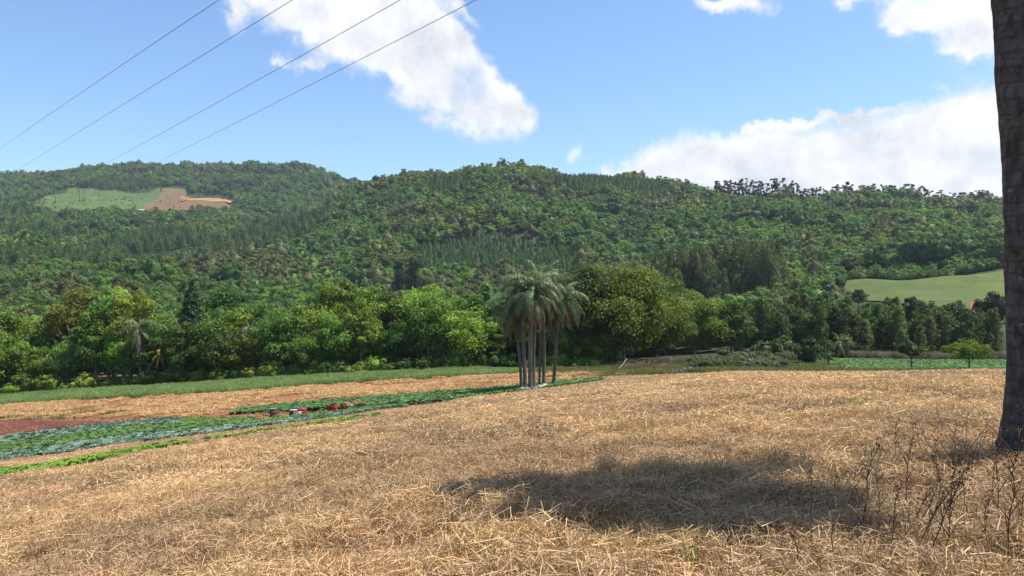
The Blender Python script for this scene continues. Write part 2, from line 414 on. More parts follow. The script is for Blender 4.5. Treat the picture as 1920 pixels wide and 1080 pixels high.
E0 = pl([(-260, 955), (0, 906), (200, 869), (400, 833), (560, 809), (700, 789), (850, 763), (985, 738), (1100, 722), (1180, 708)])
CUP = pl([(-260, 925), (0, 893), (100, 874), (250, 847), (330, 835), (450, 818), (600, 797), (700, 783), (850, 760), (985, 737)])
BLO = pl([(-260, 902), (0, 870), (100, 858), (200, 844), (333, 827), (467, 810), (567, 797), (633, 787), (700, 776), (760, 768)])
BUP = pl([(-260, 850), (0, 824), (100, 811), (200, 799), (300, 789), (367, 790), (467, 791), (470, 798), (533, 790), (633, 778), (700, 768), (760, 764)])
ALO = pl([(440, 778), (600, 771), (700, 765), (800, 757), (900, 746), (960, 740), (1000, 735), (1130, 716)])
AUP = pl([(440, 775), (500, 766), (550, 760), (640, 752), (800, 740), (900, 732), (970, 727), (1040, 720), (1130, 712)])
SLO = pl([(-260, 798), (0, 788), (200, 783), (400, 783), (450, 774), (550, 759), (640, 751), (800, 739), (900, 731), (970, 726), (1040, 719), (1130, 708), (1180, 703)])
SUP = pl([(-260, 775), (0, 762), (100, 754), (200, 748), (300, 744), (433, 737), (533, 729), (640, 721), (800, 711), (973, 703), (1060, 700), (1180, 701)])
GUP = pl([(-260, 765), (0, 747), (133, 736), (267, 729), (400, 721), (533, 712), (640, 706), (760, 700), (900, 694), (973, 697)])
TREE0 = pl([(-260, 757), (0, 741), (133, 731), (267, 723), (400, 716), (533, 707), (640, 702), (760, 696), (900, 690), (1000, 689), (1130, 688), (1250, 683), (1300, 676), (1400, 672), (1870, 668)])


def loft(name, lo, hi, x0, x1, mat, off, nx=120, ny=14):
    V = []
    for px in np.linspace(x0, x1, nx):
        a = np.array(ground_at(px, at(lo, px))); b_ = np.array(ground_at(px, at(hi, px)))
        for t in np.linspace(0, 1, ny): V.append(a * (1 - t) + b_ * t)
    V = np.array(V); V = np.stack([V[:, 0], V[:, 1], Z(V[:, 0], V[:, 1]) + off], -1)
    i, j = np.meshgrid(np.arange(nx - 1), np.arange(ny - 1), indexing='ij')
    mb = MB(); mb.add(V, np.stack([i * ny + j, (i + 1) * ny + j, (i + 1) * ny + j + 1, i * ny + j + 1], -1).reshape(-1, 4))
    return tag(link(name, mb.mesh(name, M[mat], True)), kind='structure')


loft('straw_strip_ground', E0, BLO, -260, 760, 'straw_ground', .05)
loft('crop_ground', BLO, BUP, -260, 760, 'crop_soil', .06)
loft('soil_strip', BUP, SLO, -260, 700, 'red_soil', .05)
loft('crop_ground', ALO, AUP, 440, 1130, 'crop_soil', .07)
loft('ploughed_field', SLO, SUP, -260, 1180, 'red_soil', .08, 160, 24)
loft('ploughed_soil', pl([(-260, 835), (0, 817), (60, 810), (130, 800), (205, 793)]), pl([(-260, 800), (0, 790), (100, 790), (205, 792)]), -260, 205, 'dark_soil', .1, 60, 8)
# far clearings on the left hill and the pasture on the right
loft('hill_meadow', pl([(58, 399), (102, 398), (133, 398), (195, 403), (243, 404), (268, 404), (300, 400)]), pl([(58, 382), (72, 378), (110, 361), (131, 353), (189, 357), (247, 362), (281, 361), (300, 354)]), 58, 300, 'clearing', 1.2, 90, 20)
loft('bare_hillside', pl([(243, 404), (268, 406), (285, 408), (308, 406), (349, 402), (395, 399), (432, 396)]), pl([(243, 402), (268, 391), (285, 377), (308, 353), (349, 352), (352, 364), (395, 377), (432, 387)]), 243, 432, 'brown_slope', 1.6, 80, 20)
loft('tan_plot', pl([(339, 369.5), (380, 376), (431, 384.5), (439, 378)]), pl([(339, 365), (380, 369), (439, 375)]), 339, 438, 'tan_field', 2.0, 40, 8)
loft('tan_plot', pl([(-60, 404), (0, 403), (102, 402), (150, 403), (195, 407), (300, 409)]), pl([(-60, 395), (0, 394), (60, 397), (102, 398), (150, 399), (195, 403), (300, 406)]), -60, 260, 'tan_field', 2.0, 60, 6)
loft('tree_plantation_ground', pl([(235, 497), (300, 500), (380, 497)]), pl([(235, 486), (300, 478), (372, 470), (380, 474)]), 240, 378, 'clearing', 1.0, 40, 10)
loft('pasture', pl([(1560, 527), (1600, 552), (1700, 590), (1800, 605), (2050, 612)]), pl([(1560, 521), (1600, 518), (1700, 509), (1800, 500), (2050, 496)]), 1560, 2050, 'pasture', .5, 90, 30)
loft('dirt_road', pl([(1552, 523), (1590, 521), (1640, 516)]), pl([(1552, 518), (1590, 517), (1640, 513)]), 1553, 1636, 'tan_field', .9, 20, 4)
loft('red_bank', pl([(1818, 588), (1850, 590)]), pl([(1818, 575), (1850, 573)]), 1819, 1850, 'red_soil', .8, 16, 6)

# ------------------------------------------------------------------ prototypes of plants


def clumps(mb, cen, rad, n, size, g, squash=.8, jit=.55, up=.3, tint=None):
    """leaf faces over the outside of leaf clumps"""
    k = len(cen); idx = g.integers(0, k, n); d = sphere_pts(n, g); flip = (d[:, 2] < -.3) & (g.random(n) < .6); d[:, 2] = np.where(flip, -d[:, 2], d[:, 2])
    r = rad[idx][:, None] * (g.random((n, 1)) ** .35); p = cen[idx] + d * r * np.array([1, 1, squash])
    nr = d + g.normal(size=(n, 3)) * jit + np.array([0, 0, up])
    ct = g.random(k)[idx] * .55 + g.random(n) * .45 if tint is None else np.full(n, tint)
    cards(mb, p, nr, size * (.7 + .6 * g.random(n)), size * (.45 + .35 * g.random(n)), ct, g)


def lump(mb, c, r, g, amp=.18, sub=ICO2, tint=.35):
    v, f = sub; k = 1 + amp * (g.random(len(v)) - .5) * 2; mb.add(v * k[:, None] * np.asarray(r) + c, tris=f, tint=tint)


def broadleaf_crown(seed, w=9.0, h=10.0, base=1.5, nb=34, nl=3200, size=.5, jit=.6, core=True, mat='leaf', shape=.6):
    g = np.random.default_rng(seed); mb = MB()
    d = sphere_pts(nb, g); d[:, 2] = np.abs(d[:, 2]) * 1.25 - .35
    d[:, 2] = np.clip(d[:, 2], -.6, 1)
    rr = (.5 + .56 * g.random(nb))[:, None]; ch = (h - base) / 2; cz = base + ch * .92
    cen = d * rr * np.array([w / 2, w / 2, ch]) + np.array([0, 0, cz]); cen[:, :2] += g.normal(size=(nb, 2)) * w * .05
    rad = w * (.075 + .125 * g.random(nb) ** 1.4)
    if core:
        k_ = .30 if nl < 2500 else .2
        lump(mb, (0, 0, cz), (w * k_, w * k_, ch * k_ * 1.8), g, .3)
        if nl < 2500:
            for i in range(0, nb, 2): lump(mb, cen[i], rad[i] * .55, g, .2, ICO1)
        else:                                          # leaves and twigs filling the inside
            q = sphere_pts(nl // 3, g) * (g.random((nl // 3, 1)) ** .5) * np.array([w * .42, w * .42, ch * .85]) + np.array([0, 0, cz])
            cards(mb, q, sphere_pts(len(q), g), size * 1.3, size * .8, g.random(len(q)) * .6, g)
    clumps(mb, cen, rad, nl, size, g, .8, jit)
    return mb.mesh('crown', M[mat])


def euc_crown(seed, w=5.0, h=15.0, base=3.0, nb=26, nl=1800, size=.5, mat='leaf', taper=.75):
    g = np.random.default_rng(seed); mb = MB(); t = (np.arange(nb) + g.random(nb)) / nb; a = np.arange(nb) * 2.4 + g.random(nb)
    env = (w / 2) * (1 - t ** 2.2 * taper) * (.45 + .55 * np.minimum(1, t * 4 + .3)); rr = env * (.35 + .5 * g.random(nb))
    cen = np.stack([np.cos(a) * rr, np.sin(a) * rr, base + t * (h - base) * .95], -1); rad = w * (.15 + .09 * g.random(nb)) * (1 - .35 * t)
    lump(mb, (0, 0, base + (h - base) * .45), (w * .2, w * .2, (h - base) * .42), g)
    clumps(mb, cen, rad, nl, size, g, 1.25, .8, .1)
    return mb.mesh('crown', M[mat])


def open_euc_crown(seed, w=5.0, h=20.0, base=5.0, nl=800, size=.8):
    """thin-topped tree: a few flat leaf tufts high on bare limbs"""
    g = np.random.default_rng(seed); mb = MB(); nb = 13; t = np.sort(g.random(nb)); a = g.random(nb) * 6.28
    rr = w / 2 * (.25 + .6 * g.random(nb)); cen = np.stack([np.cos(a) * rr, np.sin(a) * rr, base + t * (h - base)], -1); rad = w * (.14 + .10 * g.random(nb))
    clumps(mb, cen, rad, nl, size, g, 1.0, .8, .3)
    return mb.mesh('crown', M['leaf'])


def pine_crown(seed, w=4.0, h=11.0, nl=260, size=1.0, mat='leaf_far'):
    g = np.random.default_rng(seed); mb = MB(); t = g.random(nl) ** 1.3; a = g.random(nl) * 6.28; r = w / 2 * (1 - t ** 1.7) * (.5 + .5 * g.random(nl))
    c = np.stack([np.cos(a) * r, np.sin(a) * r, .6 + t * (h - .6)], -1); nr = np.stack([np.cos(a), np.sin(a), np.full(nl, .6)], -1) + g.normal(size=(nl, 3)) * .4
    cards(mb, c, nr, size, size * .5, g.random(nl), g)
    v, f = ICO1; mb.add(v * np.array([w * .2, w * .2, h * .4]) + np.array([0, 0, h * .42]), tris=f, tint=.3)
    return mb.mesh('crown', M[mat])


def trunk_mesh(seed, h=6.0, r=.22, mat='bark', limbs=4, lean=.4, spread=2.0):
    g = np.random.default_rng(seed); mb = MB(); k = 7; t = np.linspace(0, 1, k)
    p = np.stack([lean * t ** 2 * g.normal() + .1 * np.sin(t * 5), lean * t ** 2 * g.normal(), t * h - .5], -1)
    V, Q, T = tube(p, r * (1.25 - .85 * t ** .8), 7); mb.add(V, Q, T)
    for i in range(limbs):
        s = p[3 + i % 3]; a = g.random() * 6.28; L = spread * (.6 + .6 * g.random()); tt = np.linspace(0, 1, 5)[:, None]
        q = s + tt * np.array([math.cos(a) * L, math.sin(a) * L, L * (.9 + .5 * g.random())]) + np.array([0, 0, -.25]) * (tt * (1 - tt)) * L
        V, Q, T = tube(q, r * np.linspace(.45, .12, 5), 5); mb.add(V, Q, T)
    return mb.mesh('trunk', M[mat], True)


def frond_mesh(seed, L=3.2, e0=60, e1=-50, n=46, leaflet=.75, droop=.8, width=.036, mat='frond'):
    g = np.random.default_rng(seed); mb = MB(); k = 16; t = np.linspace(0, 1, k)
    el = np.radians(e0 + (e1 - e0) * t ** 1.15); ds = L / (k - 1)
    x = np.concatenate([[0], np.cumsum(np.cos(el[:-1]) * ds)]); z = np.concatenate([[0], np.cumsum(np.sin(el[:-1]) * ds)]); y = .12 * L * (g.random() - .5) * t ** 2
    P = np.stack([x, y, z], -1); V, Q, T = tube(P, .035 * (1 - .8 * t) + .006, 4); mb.add(V, Q, T, tint=.7)
    tt = np.linspace(.12, 1, n); tt = np.concatenate([tt, tt, tt + .008]); side = np.concatenate([np.ones(n), -np.ones(n), np.where(np.arange(n) % 2, 1, -1)]); tt = np.clip(tt, 0, 1); m = len(tt)
    c = np.stack([np.interp(tt, t, P[:, i]) for i in range(3)], -1); ea = np.interp(tt, t, el); al = np.stack([np.cos(ea), np.zeros(m), np.sin(ea)], -1); up = np.stack([-np.sin(ea), np.zeros(m), np.cos(ea)], -1)
    sd = np.stack([np.zeros(m), side, np.zeros(m)], -1); ln = leaflet * (np.sin(np.clip(tt, .05, .97) * math.pi) ** .5) * (.55 + .75 * g.random(m))
    dr = al * (.2 + .6 * g.random((m, 1))) + sd * (.55 + .3 * g.random((m, 1))) + up * (.5 * (g.random((m, 1)) - .35)); dr /= np.linalg.norm(dr, axis=1)[:, None]
    mid = c + dr * ln[:, None] * .5 - np.array([0, 0, 1]) * (ln * droop * .2)[:, None]
    tip = c + dr * ln[:, None] * .75 - np.array([0, 0, 1]) * (ln * droop)[:, None]
    w = np.cross(dr, up + g.normal(size=(m, 3)) * .3); w /= np.linalg.norm(w, axis=1)[:, None]; w *= width / 2
    V = np.stack([c - w * .5, c + w * .5, mid + w, mid - w, tip], 1).reshape(-1, 3); i = np.arange(m)[:, None] * 5
    mb.add(V, i + np.array([[0, 1, 2, 3]]), i + np.array([[3, 2, 4]]), tint=np.repeat(.1 + .9 * g.random(m), 5))
    return mb.mesh('frond', M[mat])


HIDE = {}


def proto_coll(name, items):
    """prototypes for the uncounted masses; this collection itself is not part of the scene"""
    col = bpy.data.collections.new(name)
    for i, (me, color) in enumerate(items):
        me = me.copy(); me.attributes['col'].data.foreach_set('color', np.tile(np.array([*color, 1], np.float32), len(me.vertices)))
        o = bpy.data.objects.new('%s_%02d' % (name, i), me); col.objects.link(o)
    HIDE[name] = len(items); return col


def scatter(name, pts, rotz, scale, pick, col, label, cat, tilt=None, scale_z=None):
    """one mass of plants: points carrying rotation, size and variety, instanced on the spot"""
    me = bpy.data.meshes.new(name); n = len(pts); me.vertices.add(n); me.vertices.foreach_set('co', np.asarray(pts, np.float32).ravel())
    rot = np.zeros((n, 3), np.float32); rot[:, 2] = rotz
    if tilt is not None: rot[:, :2] = tilt
    sc = np.repeat(np.asarray(scale, np.float32)[:, None], 3, 1)
    if scale_z is not None: sc[:, 2] *= scale_z
    for an, ty, d in (('rot', 'FLOAT_VECTOR', rot), ('scl', 'FLOAT_VECTOR', sc), ('pick', 'INT', np.asarray(pick, np.int32))):
        a = me.attributes.new(an, ty, 'POINT'); a.data.foreach_set('vector' if ty == 'FLOAT_VECTOR' else 'value', d.ravel())
    o = link(name, me); tag(o, label, cat, kind='stuff')
    ng = bpy.data.node_groups.new(name + '_nodes', 'GeometryNodeTree')
    ng.interface.new_socket('Geometry', in_out='INPUT', socket_type='NodeSocketGeometry'); ng.interface.new_socket('Geometry', in_out='OUTPUT', socket_type='NodeSocketGeometry')
    N = ng.nodes.new; gi, go = N('NodeGroupInput'), N('NodeGroupOutput')
    ci = N('GeometryNodeCollectionInfo'); ci.inputs['Collection'].default_value = col; ci.inputs['Separate Children'].default_value = True; ci.inputs['Reset Children'].default_value = True
    ip = N('GeometryNodeInstanceOnPoints'); ip.inputs['Pick Instance'].default_value = True
    def attr(nm, ty):
        a = N('GeometryNodeInputNamedAttribute'); a.data_type = ty; a.inputs['Name'].default_value = nm; return a.outputs['Attribute']
    L = ng.links.new; L(gi.outputs[0], ip.inputs['Points']); L(ci.outputs[0], ip.inputs['Instance']); L(attr('pick', 'INT'), ip.inputs['Instance Index'])
    L(attr('rot', 'FLOAT_VECTOR'), ip.inputs['Rotation']); L(attr('scl', 'FLOAT_VECTOR'), ip.inputs['Scale']); L(ip.outputs[0], go.inputs[0])
    md = o.modifiers.new('plants', 'NODES'); md.node_group = ng; return o


# ------------------------------------------------------------------ hill forest (uncounted) and trees one can count
GREEN = [(.092, .175, .034), (.115, .20, .036), (.066, .13, .03), (.145, .23, .038), (.11, .16, .045), (.088, .19, .042)]
FAR_COLS = GREEN + [(.15, .19, .035), (.12, .135, .05)]
far_protos = [(broadleaf_crown(100 + i, 9.5 + (i % 3), 9 + (i * 1.7) % 4, .2, 22, 640, 1.0, .3, True, 'leaf_far'), c) for i, c in enumerate(FAR_COLS)]
mid_protos = [(broadleaf_crown(130 + i, 9 + (i % 3), 9.5 + (i * 1.7) % 4, .2, 30, 2200, .58, .38, True, 'leaf_far'), c) for i, c in enumerate(FAR_COLS)]
pine_protos = [(pine_crown(160 + i, 5.5, 10, 320), c) for i, c in enumerate([(.085, .15, .04), (.095, .165, .042), (.08, .14, .036)])]
eucm_protos = [(euc_crown(170 + i, 12, 16 + 1.5 * i, .5, 26, 900, .9, 'leaf_far'), c) for i, c in enumerate([(.085, .135, .04), (.095, .15, .044), (.08, .125, .038)])]
COL_FAR = proto_coll('far_tree', far_protos); COL_MID = proto_coll('mid_tree', mid_protos); COL_PINE = proto_coll('pine', pine_protos); COL_EUC = proto_coll('tall_tree', eucm_protos)


def inpoly(x, y, poly):
    poly = np.asarray(poly, float); c = np.zeros(len(x), bool); n = len(poly)
    for i in range(n):
        x1, y1 = poly[i]; x2, y2 = poly[i - 1]
        with np.errstate(divide='ignore', invalid='ignore'):
            c ^= ((y1 > y) != (y2 > y)) & (x < (x2 - x1) * (y - y1) / (y2 - y1 + 1e-12) + x1)
    return c


CLEAR = [[(50, 401), (54, 384), (72, 377), (110, 360), (131, 352), (189, 356), (247, 361), (300, 351), (352, 350), (354, 363), (440, 373), (440, 384), (432, 398), (360, 404), (300, 411), (195, 409), (100, 405)]]
PAST = [(1548, 530), (1552, 515), (1600, 516), (1700, 507), (1800, 498), (2080, 493), (2080, 640), (1850, 625), (1700, 610), (1600, 575)]
PLANT = [(236, 500), (236, 485), (300, 477), (375, 468), (382, 498), (300, 503)]


def wood_points(y0, y1, step, ulo=-.86, uhi=.86):
    ys = np.arange(y0, y1, step); P = []
    for Y in ys:
        xs = np.arange(ulo * Y, uhi * Y, step); P.append(np.stack([xs, np.full(len(xs), Y)], -1))
    P = np.concatenate(P); return P + (rng.random(P.shape) - .5) * step * .95


P = np.concatenate([wood_points(172, 450, 6.9), wood_points(450, 900, 8.2), wood_points(900, 1620, 9.6, -.86, -.12)])
PX, PY = pix(P[:, 0], P[:, 1]); Yd = P[:, 1]
keep = np.ones(len(P), bool)
for c in CLEAR: keep &= ~(inpoly(PX, PY, c) & (Yd > 880))
keep &= ~(inpoly(PX, PY, PLANT) & (Yd > 400) & (Yd < 800))
keep &= ~(inpoly(PX, PY, PAST) & (Yd < 420))
keep &= ~((PX > 1240) & (Yd < 215)); keep &= ~((PX > 1575) & (Yd < 345))
# hidden behind the ridges: drop what no nearby viewpoint could see
for lo in range(-500, 2500, 60):
    sel = (PX >= lo) & (PX < lo + 60)
    if not sel.any(): continue
    u = (lo + 30 - CX) / F; ln = slope(np.full_like(YS, u), YS); mx = np.maximum.accumulate(ln)
    keep[sel] &= (CY - PY[sel]) / F + 14 / Yd[sel] > np.interp(Yd[sel], YS, mx) - 6 / Yd[sel]
P, PX, PY, Yd = P[keep], PX[keep], PY[keep], Yd[keep]
kind = np.zeros(len(P), int)                           # 0 broadleaf, 1 pine, 2 tall dark tree
pn = vnoise(P[:, 0] / 90, P[:, 1] / 90, 11)
TALL = [[(1190, 640), (1190, 560), (1260, 540), (1470, 545), (1480, 600), (1400, 640)]]
kind[(inpoly(PX, PY, [(420, 500), (430, 445), (560, 405), (620, 420), (560, 470), (470, 500)])) & (Yd > 500)] = 2
kind[(inpoly(PX, PY, [(790, 530), (770, 470), (900, 440), (1080, 470), (1090, 540)])) & (Yd > 380)] = 1
kind[(inpoly(PX, PY, [(800, 372), (800, 345), (880, 335), (880, 362)])) & (Yd > 700)] = 1
kind[(inpoly(PX, PY, [(1000, 345), (1090, 338), (1250, 352), (1250, 385), (1100, 362)])) & (Yd > 700)] = 1
kind[(inpoly(PX, PY, [(0, 520), (0, 380), (60, 400), (200, 480), (280, 520)])) & (Yd > 420) & (pn > .42)] = 2
kind[(inpoly(PX, PY, [(150, 480), (300, 440), (420, 460), (420, 500), (200, 520)])) & (Yd > 420)] = 2
kind[(inpoly(PX, PY, [(170, 368), (170, 340), (290, 345), (290, 366)])) & (Yd > 1100)] = 2
kind[(kind == 0) & (Yd > 250) & (Yd < 700) & (rng.random(len(P)) < .008)] = 2
tone = vnoise(P[:, 0] / 45, P[:, 1] / 45, 13) + .35 * (rng.random(len(P)) - .5)
pick = np.clip((tone * 8.5).astype(int), 0, 7); order = np.array([2, 4, 0, 5, 1, 3, 6, 7]); pick = order[pick]
rare = rng.random(len(P)); pick = np.where(rare < .03, 7, np.where(rare < .25, rng.integers(0, 6, len(P)), pick))
zz = Z(P[:, 0], P[:, 1]); PT = np.stack([P[:, 0], P[:, 1], zz - .4], -1)
scl = (.62 + .75 * vnoise(P[:, 0] / 22, P[:, 1] / 22, 71) ** 1.3 + .35 * rng.random(len(P)) ** 2) * np.where(rng.random(len(P)) < .05, 1.2, 1)
far = (kind == 0) & (Yd >= 480); mid = (kind == 0) & (Yd < 480)
# the nearest broadleaf trees on the slope are trees of their own
near_ix = np.where(mid & (PX > -40) & (PX < 1930))[0]; near_ix = near_ix[np.argsort(Yd[near_ix])][:0]
for nm, sel, col, nvar, lab in (('far_forest', far, COL_FAR, 8, 'dense green broadleaf forest covering the far hills'), ('hillside_forest', mid, COL_MID, 8, 'dense broadleaf forest on the lower slope behind the forest edge')):
    scatter(nm, PT[sel], rng.random(sel.sum()) * 6.28, scl[sel], pick[sel], col, lab, 'forest', scale_z=.85 + .4 * rng.random(sel.sum()))
q = np.concatenate([P[kind == 1], wood_points(380, 860, 5.0, -.14, .22)]); qx, qy = pix(q[:, 0], q[:, 1]); qd = q[:, 1]
q = q[(inpoly(qx, qy, [(790, 530), (770, 470), (900, 440), (1080, 470), (1090, 540)]) & (qd > 380)) | (inpoly(qx, qy, [(800, 372), (800, 345), (880, 335), (880, 362)]) & (qd > 700)) | (inpoly(qx, qy, [(1000, 345), (1090, 338), (1250, 352), (1250, 385), (1100, 362)]) & (qd > 700))]
scatter('pine_plantation', np.stack([q[:, 0], q[:, 1], Z(q[:, 0], q[:, 1]) - .4], -1), rng.random(len(q)) * 6.28, np.where(q[:, 1] > 700, .75, .42) + .35 * rng.random(len(q)), rng.integers(0, 3, len(q)), COL_PINE, 'dark even rows of plantation pines on the middle hill', 'plantation')
s = kind == 2; scatter('tall_forest', PT[s], rng.random(s.sum()) * 6.28, .42 + .55 * rng.random(s.sum()), rng.integers(0, 3, s.sum()), COL_EUC, 'tall dark eucalyptus standing out of the hill forest', 'forest')
q = wood_points(900, 1330, 13, -.78, -.42); qx, qy = pix(q[:, 0], q[:, 1]); q = q[inpoly(qx, qy, [(-60, 402), (-60, 390), (72, 380), (131, 356), (247, 364), (280, 366), (240, 402), (100, 397)]) & (vnoise(q[:, 0] / 40, q[:, 1] / 60, 19) > .42) | (inpoly(qx, qy, [(243, 403), (285, 377), (308, 355), (349, 354), (352, 366), (432, 390), (395, 398), (285, 407)]) & (rng.random(len(q)) < .3))]
for poly in CLEAR:                                     # ragged edge of the clearing
    a = np.array(poly + poly[:1], float); t_ = np.linspace(0, len(poly) - 1e-6, 420); i_ = t_.astype(int); pp = a[i_] + (a[i_ + 1] - a[i_]) * (t_ - i_)[:, None] + rng.normal(size=(420, 2)) * np.array([3, 1.4])
    q = np.concatenate([q, np.array([ground_at(x_, y_ + 1.0) for x_, y_ in pp])])
scatter('meadow_shrubs', np.stack([q[:, 0], q[:, 1], Z(q[:, 0], q[:, 1]) + 1], -1), rng.random(len(q)) * 6.28, .12 + .22 * rng.random(len(q)) ** 2, rng.integers(0, 8, len(q)), COL_FAR, 'low shrubs dotted over the green hill meadow', 'shrubs')
q = wood_points(330, 420, 4.6, .40, .74); qx, qy = pix(q[:, 0], q[:, 1]); top_ = np.interp(qx, [1560, 1600, 1700, 1800, 2050], [521, 518, 509, 500, 496]); u_ = q[:, 0] / q[:, 1]
edge_ = np.array([ground_at(x_, y_)[1] for x_, y_ in zip(qx, top_)]); q = q[(q[:, 1] > edge_ + 3) & (q[:, 1] < edge_ + 42)]
scatter('slope_scrub', np.stack([q[:, 0], q[:, 1], Z(q[:, 0], q[:, 1]) - .3], -1), rng.random(len(q)) * 6.28, .35 + .35 * rng.random(len(q)), np.array([3, 1, 0, 5])[rng.integers(0, 4, len(q))], COL_MID, 'fresh green scrub on the slope just above the pasture', 'scrub')
# young plantation on its small clearing
q = wood_points(420, 780, 3.2, -.55, -.38); qx, qy = pix(q[:, 0], q[:, 1]); q = q[inpoly(qx, qy, PLANT)]
scatter('sapling_plantation', np.stack([q[:, 0], q[:, 1], Z(q[:, 0], q[:, 1]) + .8], -1), rng.random(len(q)) * 6.28, .25 + .12 * rng.random(len(q)), rng.integers(0, 3, len(q)), proto_coll('sapling', [(me, (.09, .13, .05)) for me, _ in pine_protos]), 'pale green rows of saplings in a small hill clearing', 'plantation')


def tree(name, label, cat, X, Y, crown, trunk, scale, color, group=None, rot=None, sz=1.0, dz=0.0):
    e = bpy.data.objects.new(name, None); C.objects.link(e); e.location = (X, Y, float(Z(X, Y)) + dz); e.rotation_euler = (0, 0, random.random() * 6.28 if rot is None else rot); e.scale = (scale, scale, scale * sz); e.empty_display_size = .5
    tag(e, label, cat, group)
    link('crown', crown, e, color=color)
    if trunk: link('trunk', trunk, e)
    return e


def jit_col(c, a=.18):
    k = 1 + a * (random.random() - .5) * 2; return (c[0] * k * (1 + .15 * (random.random() - .5)), c[1] * k, c[2] * k)


BL = [broadleaf_crown(200 + i, [9, 10, 8, 11, 9.5, 8][i], [11, 10, 12, 11, 10, 13][i], [1.2, .8, 1.5, 1, .6, 1.2][i], 44, 6500, .42, .6) for i in range(6)]
BT = [trunk_mesh(220 + i, 6.5, .24, 'pale_bark', 7, .6, 3.4) for i in range(3)]
EU = [euc_crown(230 + i, [5.4, 4.8, 6.0, 5.2][i], [14, 15, 13, 14.5][i], [1.2, 1.6, .8, 1.2][i], 34, 3600, .44) for i in range(4)]
ET = [trunk_mesh(240 + i, 12, .2, 'pale_bark', 2, .3, 1.2) for i in range(2)]

# forest edge behind the left-hand fields: front row and two rows behind
EDGE_COL = [(.10, .19, .028), (.14, .225, .03), (.075, .145, .028), (.17, .245, .034), (.115, .20, .038)]
MARKS = [(60, 'at the near end of the oat strip'), (130, 'left of the yellow green tree'), (215, 'around the pale dead branch'), (300, 'by the two palms'), (400, 'below the very dark tree'), (500, 'by the slender palm'), (560, 'above the rusty drum'), (630, 'above the first crates'), (700, 'above the row of crates'), (790, 'right of the crates'), (860, 'at the middle of the ploughed field'), (930, 'at the far end of the oat strip'), (1000, 'just left of the palm cluster'), (1080, 'behind the palm cluster'), (1140, 'right of the palm cluster'), (3000, 'beyond')]
def mark(px): return next(m for x, m in MARKS if px < x)
def hue_word(c): return 'dark green' if c[1] < .15 else 'mid green' if c[1] < .19 else 'fresh green' if c[1] < .225 else 'light yellowish green'
def edge_row(dy, px0, px1, stepm, hmul, group, label, low=False):
    px = px0
    while px < px1:
        X0, Y0 = ground_at(px, at(TREE0, px)); Y = Y0 + dy + random.uniform(-1.5, 1.5); X = (px - CX) / F * Y
        i = random.randrange(6); s = hmul * random.uniform(.75, 1.15)
        c = jit_col(random.choice(EDGE_COL))
        tree('broadleaf_tree', label.format(hue=hue_word(c), mark=mark(px), size='tall' if s > hmul else 'low'), 'tree', X, Y, BL[i], BT[i % 3], s, c, group, sz=random.uniform(.9, 1.15), dz=-.3)
        px += stepm / Y * F * random.uniform(.8, 1.2)
edge_row(3.5, -110, 1130, 5.2, .9, 'trees in the front row of the forest edge', '{size} {hue} tree, front row, {mark}')
edge_row(10, -110, 1130, 6.0, 1.18, 'trees in the second row of the forest edge', '{size} {hue} tree, second row, {mark}')
edge_row(18, -110, 1160, 6.5, 1.3, 'trees in the third row of the forest edge', '{size} {hue} treetop, third row, {mark}')
edge_row(27, -110, 1160, 7.0, 1.1, 'trees at the back of the forest edge', '{size} {hue} treetop, back row, {mark}')
edge_row(36, -110, 1160, 7.0, 1.05, 'trees at the back of the forest edge', '{size} {hue} treetop, back row, {mark}')

# undergrowth along the foot of the forest edge
BU = [broadleaf_crown(260 + i, 3.2, 2.4, -.3, 18, 620, .3, .7) for i in range(3)]
def bush_at(px, py, s, color, label, group=None, dY=0, sz=1):
    X, Y = ground_at(px, py); Y += dY; X = (px - CX) / F * Y
    o = link('bush', random.choice(BU), None, (X, Y, float(Z(X, Y)) - .1), (0, 0, random.random() * 6.28), (s, s, s * sz), color)
    return tag(o, label, 'bush', group)
px = -80
while px < 1130:
    bc, bs = jit_col(random.choice(EDGE_COL), .3), random.uniform(.6, 1.35)
    bush_at(px, at(TREE0, px), bs, bc, '%s %s bush at forest foot, %s' % ('big' if bs > 1 else 'small', hue_word(bc), mark(px)), 'bushes at the foot of the forest edge', random.uniform(-.5, 1.5))
    px += random.uniform(14, 30)

# trees that stand out
def lone(px, py, dY, h, crown, trunk, color, label, wid=None, name='broadleaf_tree', ch=11.0, cw=9.0):
    X, Y = ground_at(px, py); Y += dY; X = (px - CX) / F * Y; s = h / ch
    e = tree(name, label, 'tree', X, Y, crown, trunk, s, color, dz=-.2)
    if wid: k = wid / (cw * s); e.scale = (s * k, s * k, s)
    return e
BIG = [broadleaf_crown(270 + i, 17, 18, [1.5, 2.2][i], 90, 19000, .5, .55) for i in range(2)]
YEL = (.15, .17, .025)
lone(150, 727, 9, 17.5, BL[0], BT[0], (.19, .20, .035), 'yellow green tree with a thin crown in the forest edge above the pale dead branch', 13)
lone(245, 724, 8, 16.5, BL[2], BT[1], (.18, .225, .03), 'yellow green tall tree in the forest edge above the two palms', 11, ch=12)
lone(360, 718, 5, 16.5, pine_crown(205, 6.5, 13, 3400, .6, 'leaf'), BT[2], (.04, .07, .024), 'very dark narrow tree in the forest edge behind the oat strip', 8, 'conifer_tree', 13, 6)
lone(420, 714, 7, 12.5, BL[3], BT[0], (.17, .235, .03), 'bright yellow green spreading tree right of the very dark tree', 12, ch=11, cw=11)
lone(10, 737, 3, 10, BL[1], BT[0], (.14, .22, .03), 'bright green spreading tree at the end of the oat strip', 11, ch=10, cw=10)
lone(735, 695, 9, 13, BL[4], BT[0], (.075, .10, .025), 'olive green round tree in the forest edge behind the crates', 11, ch=10, cw=9.5)
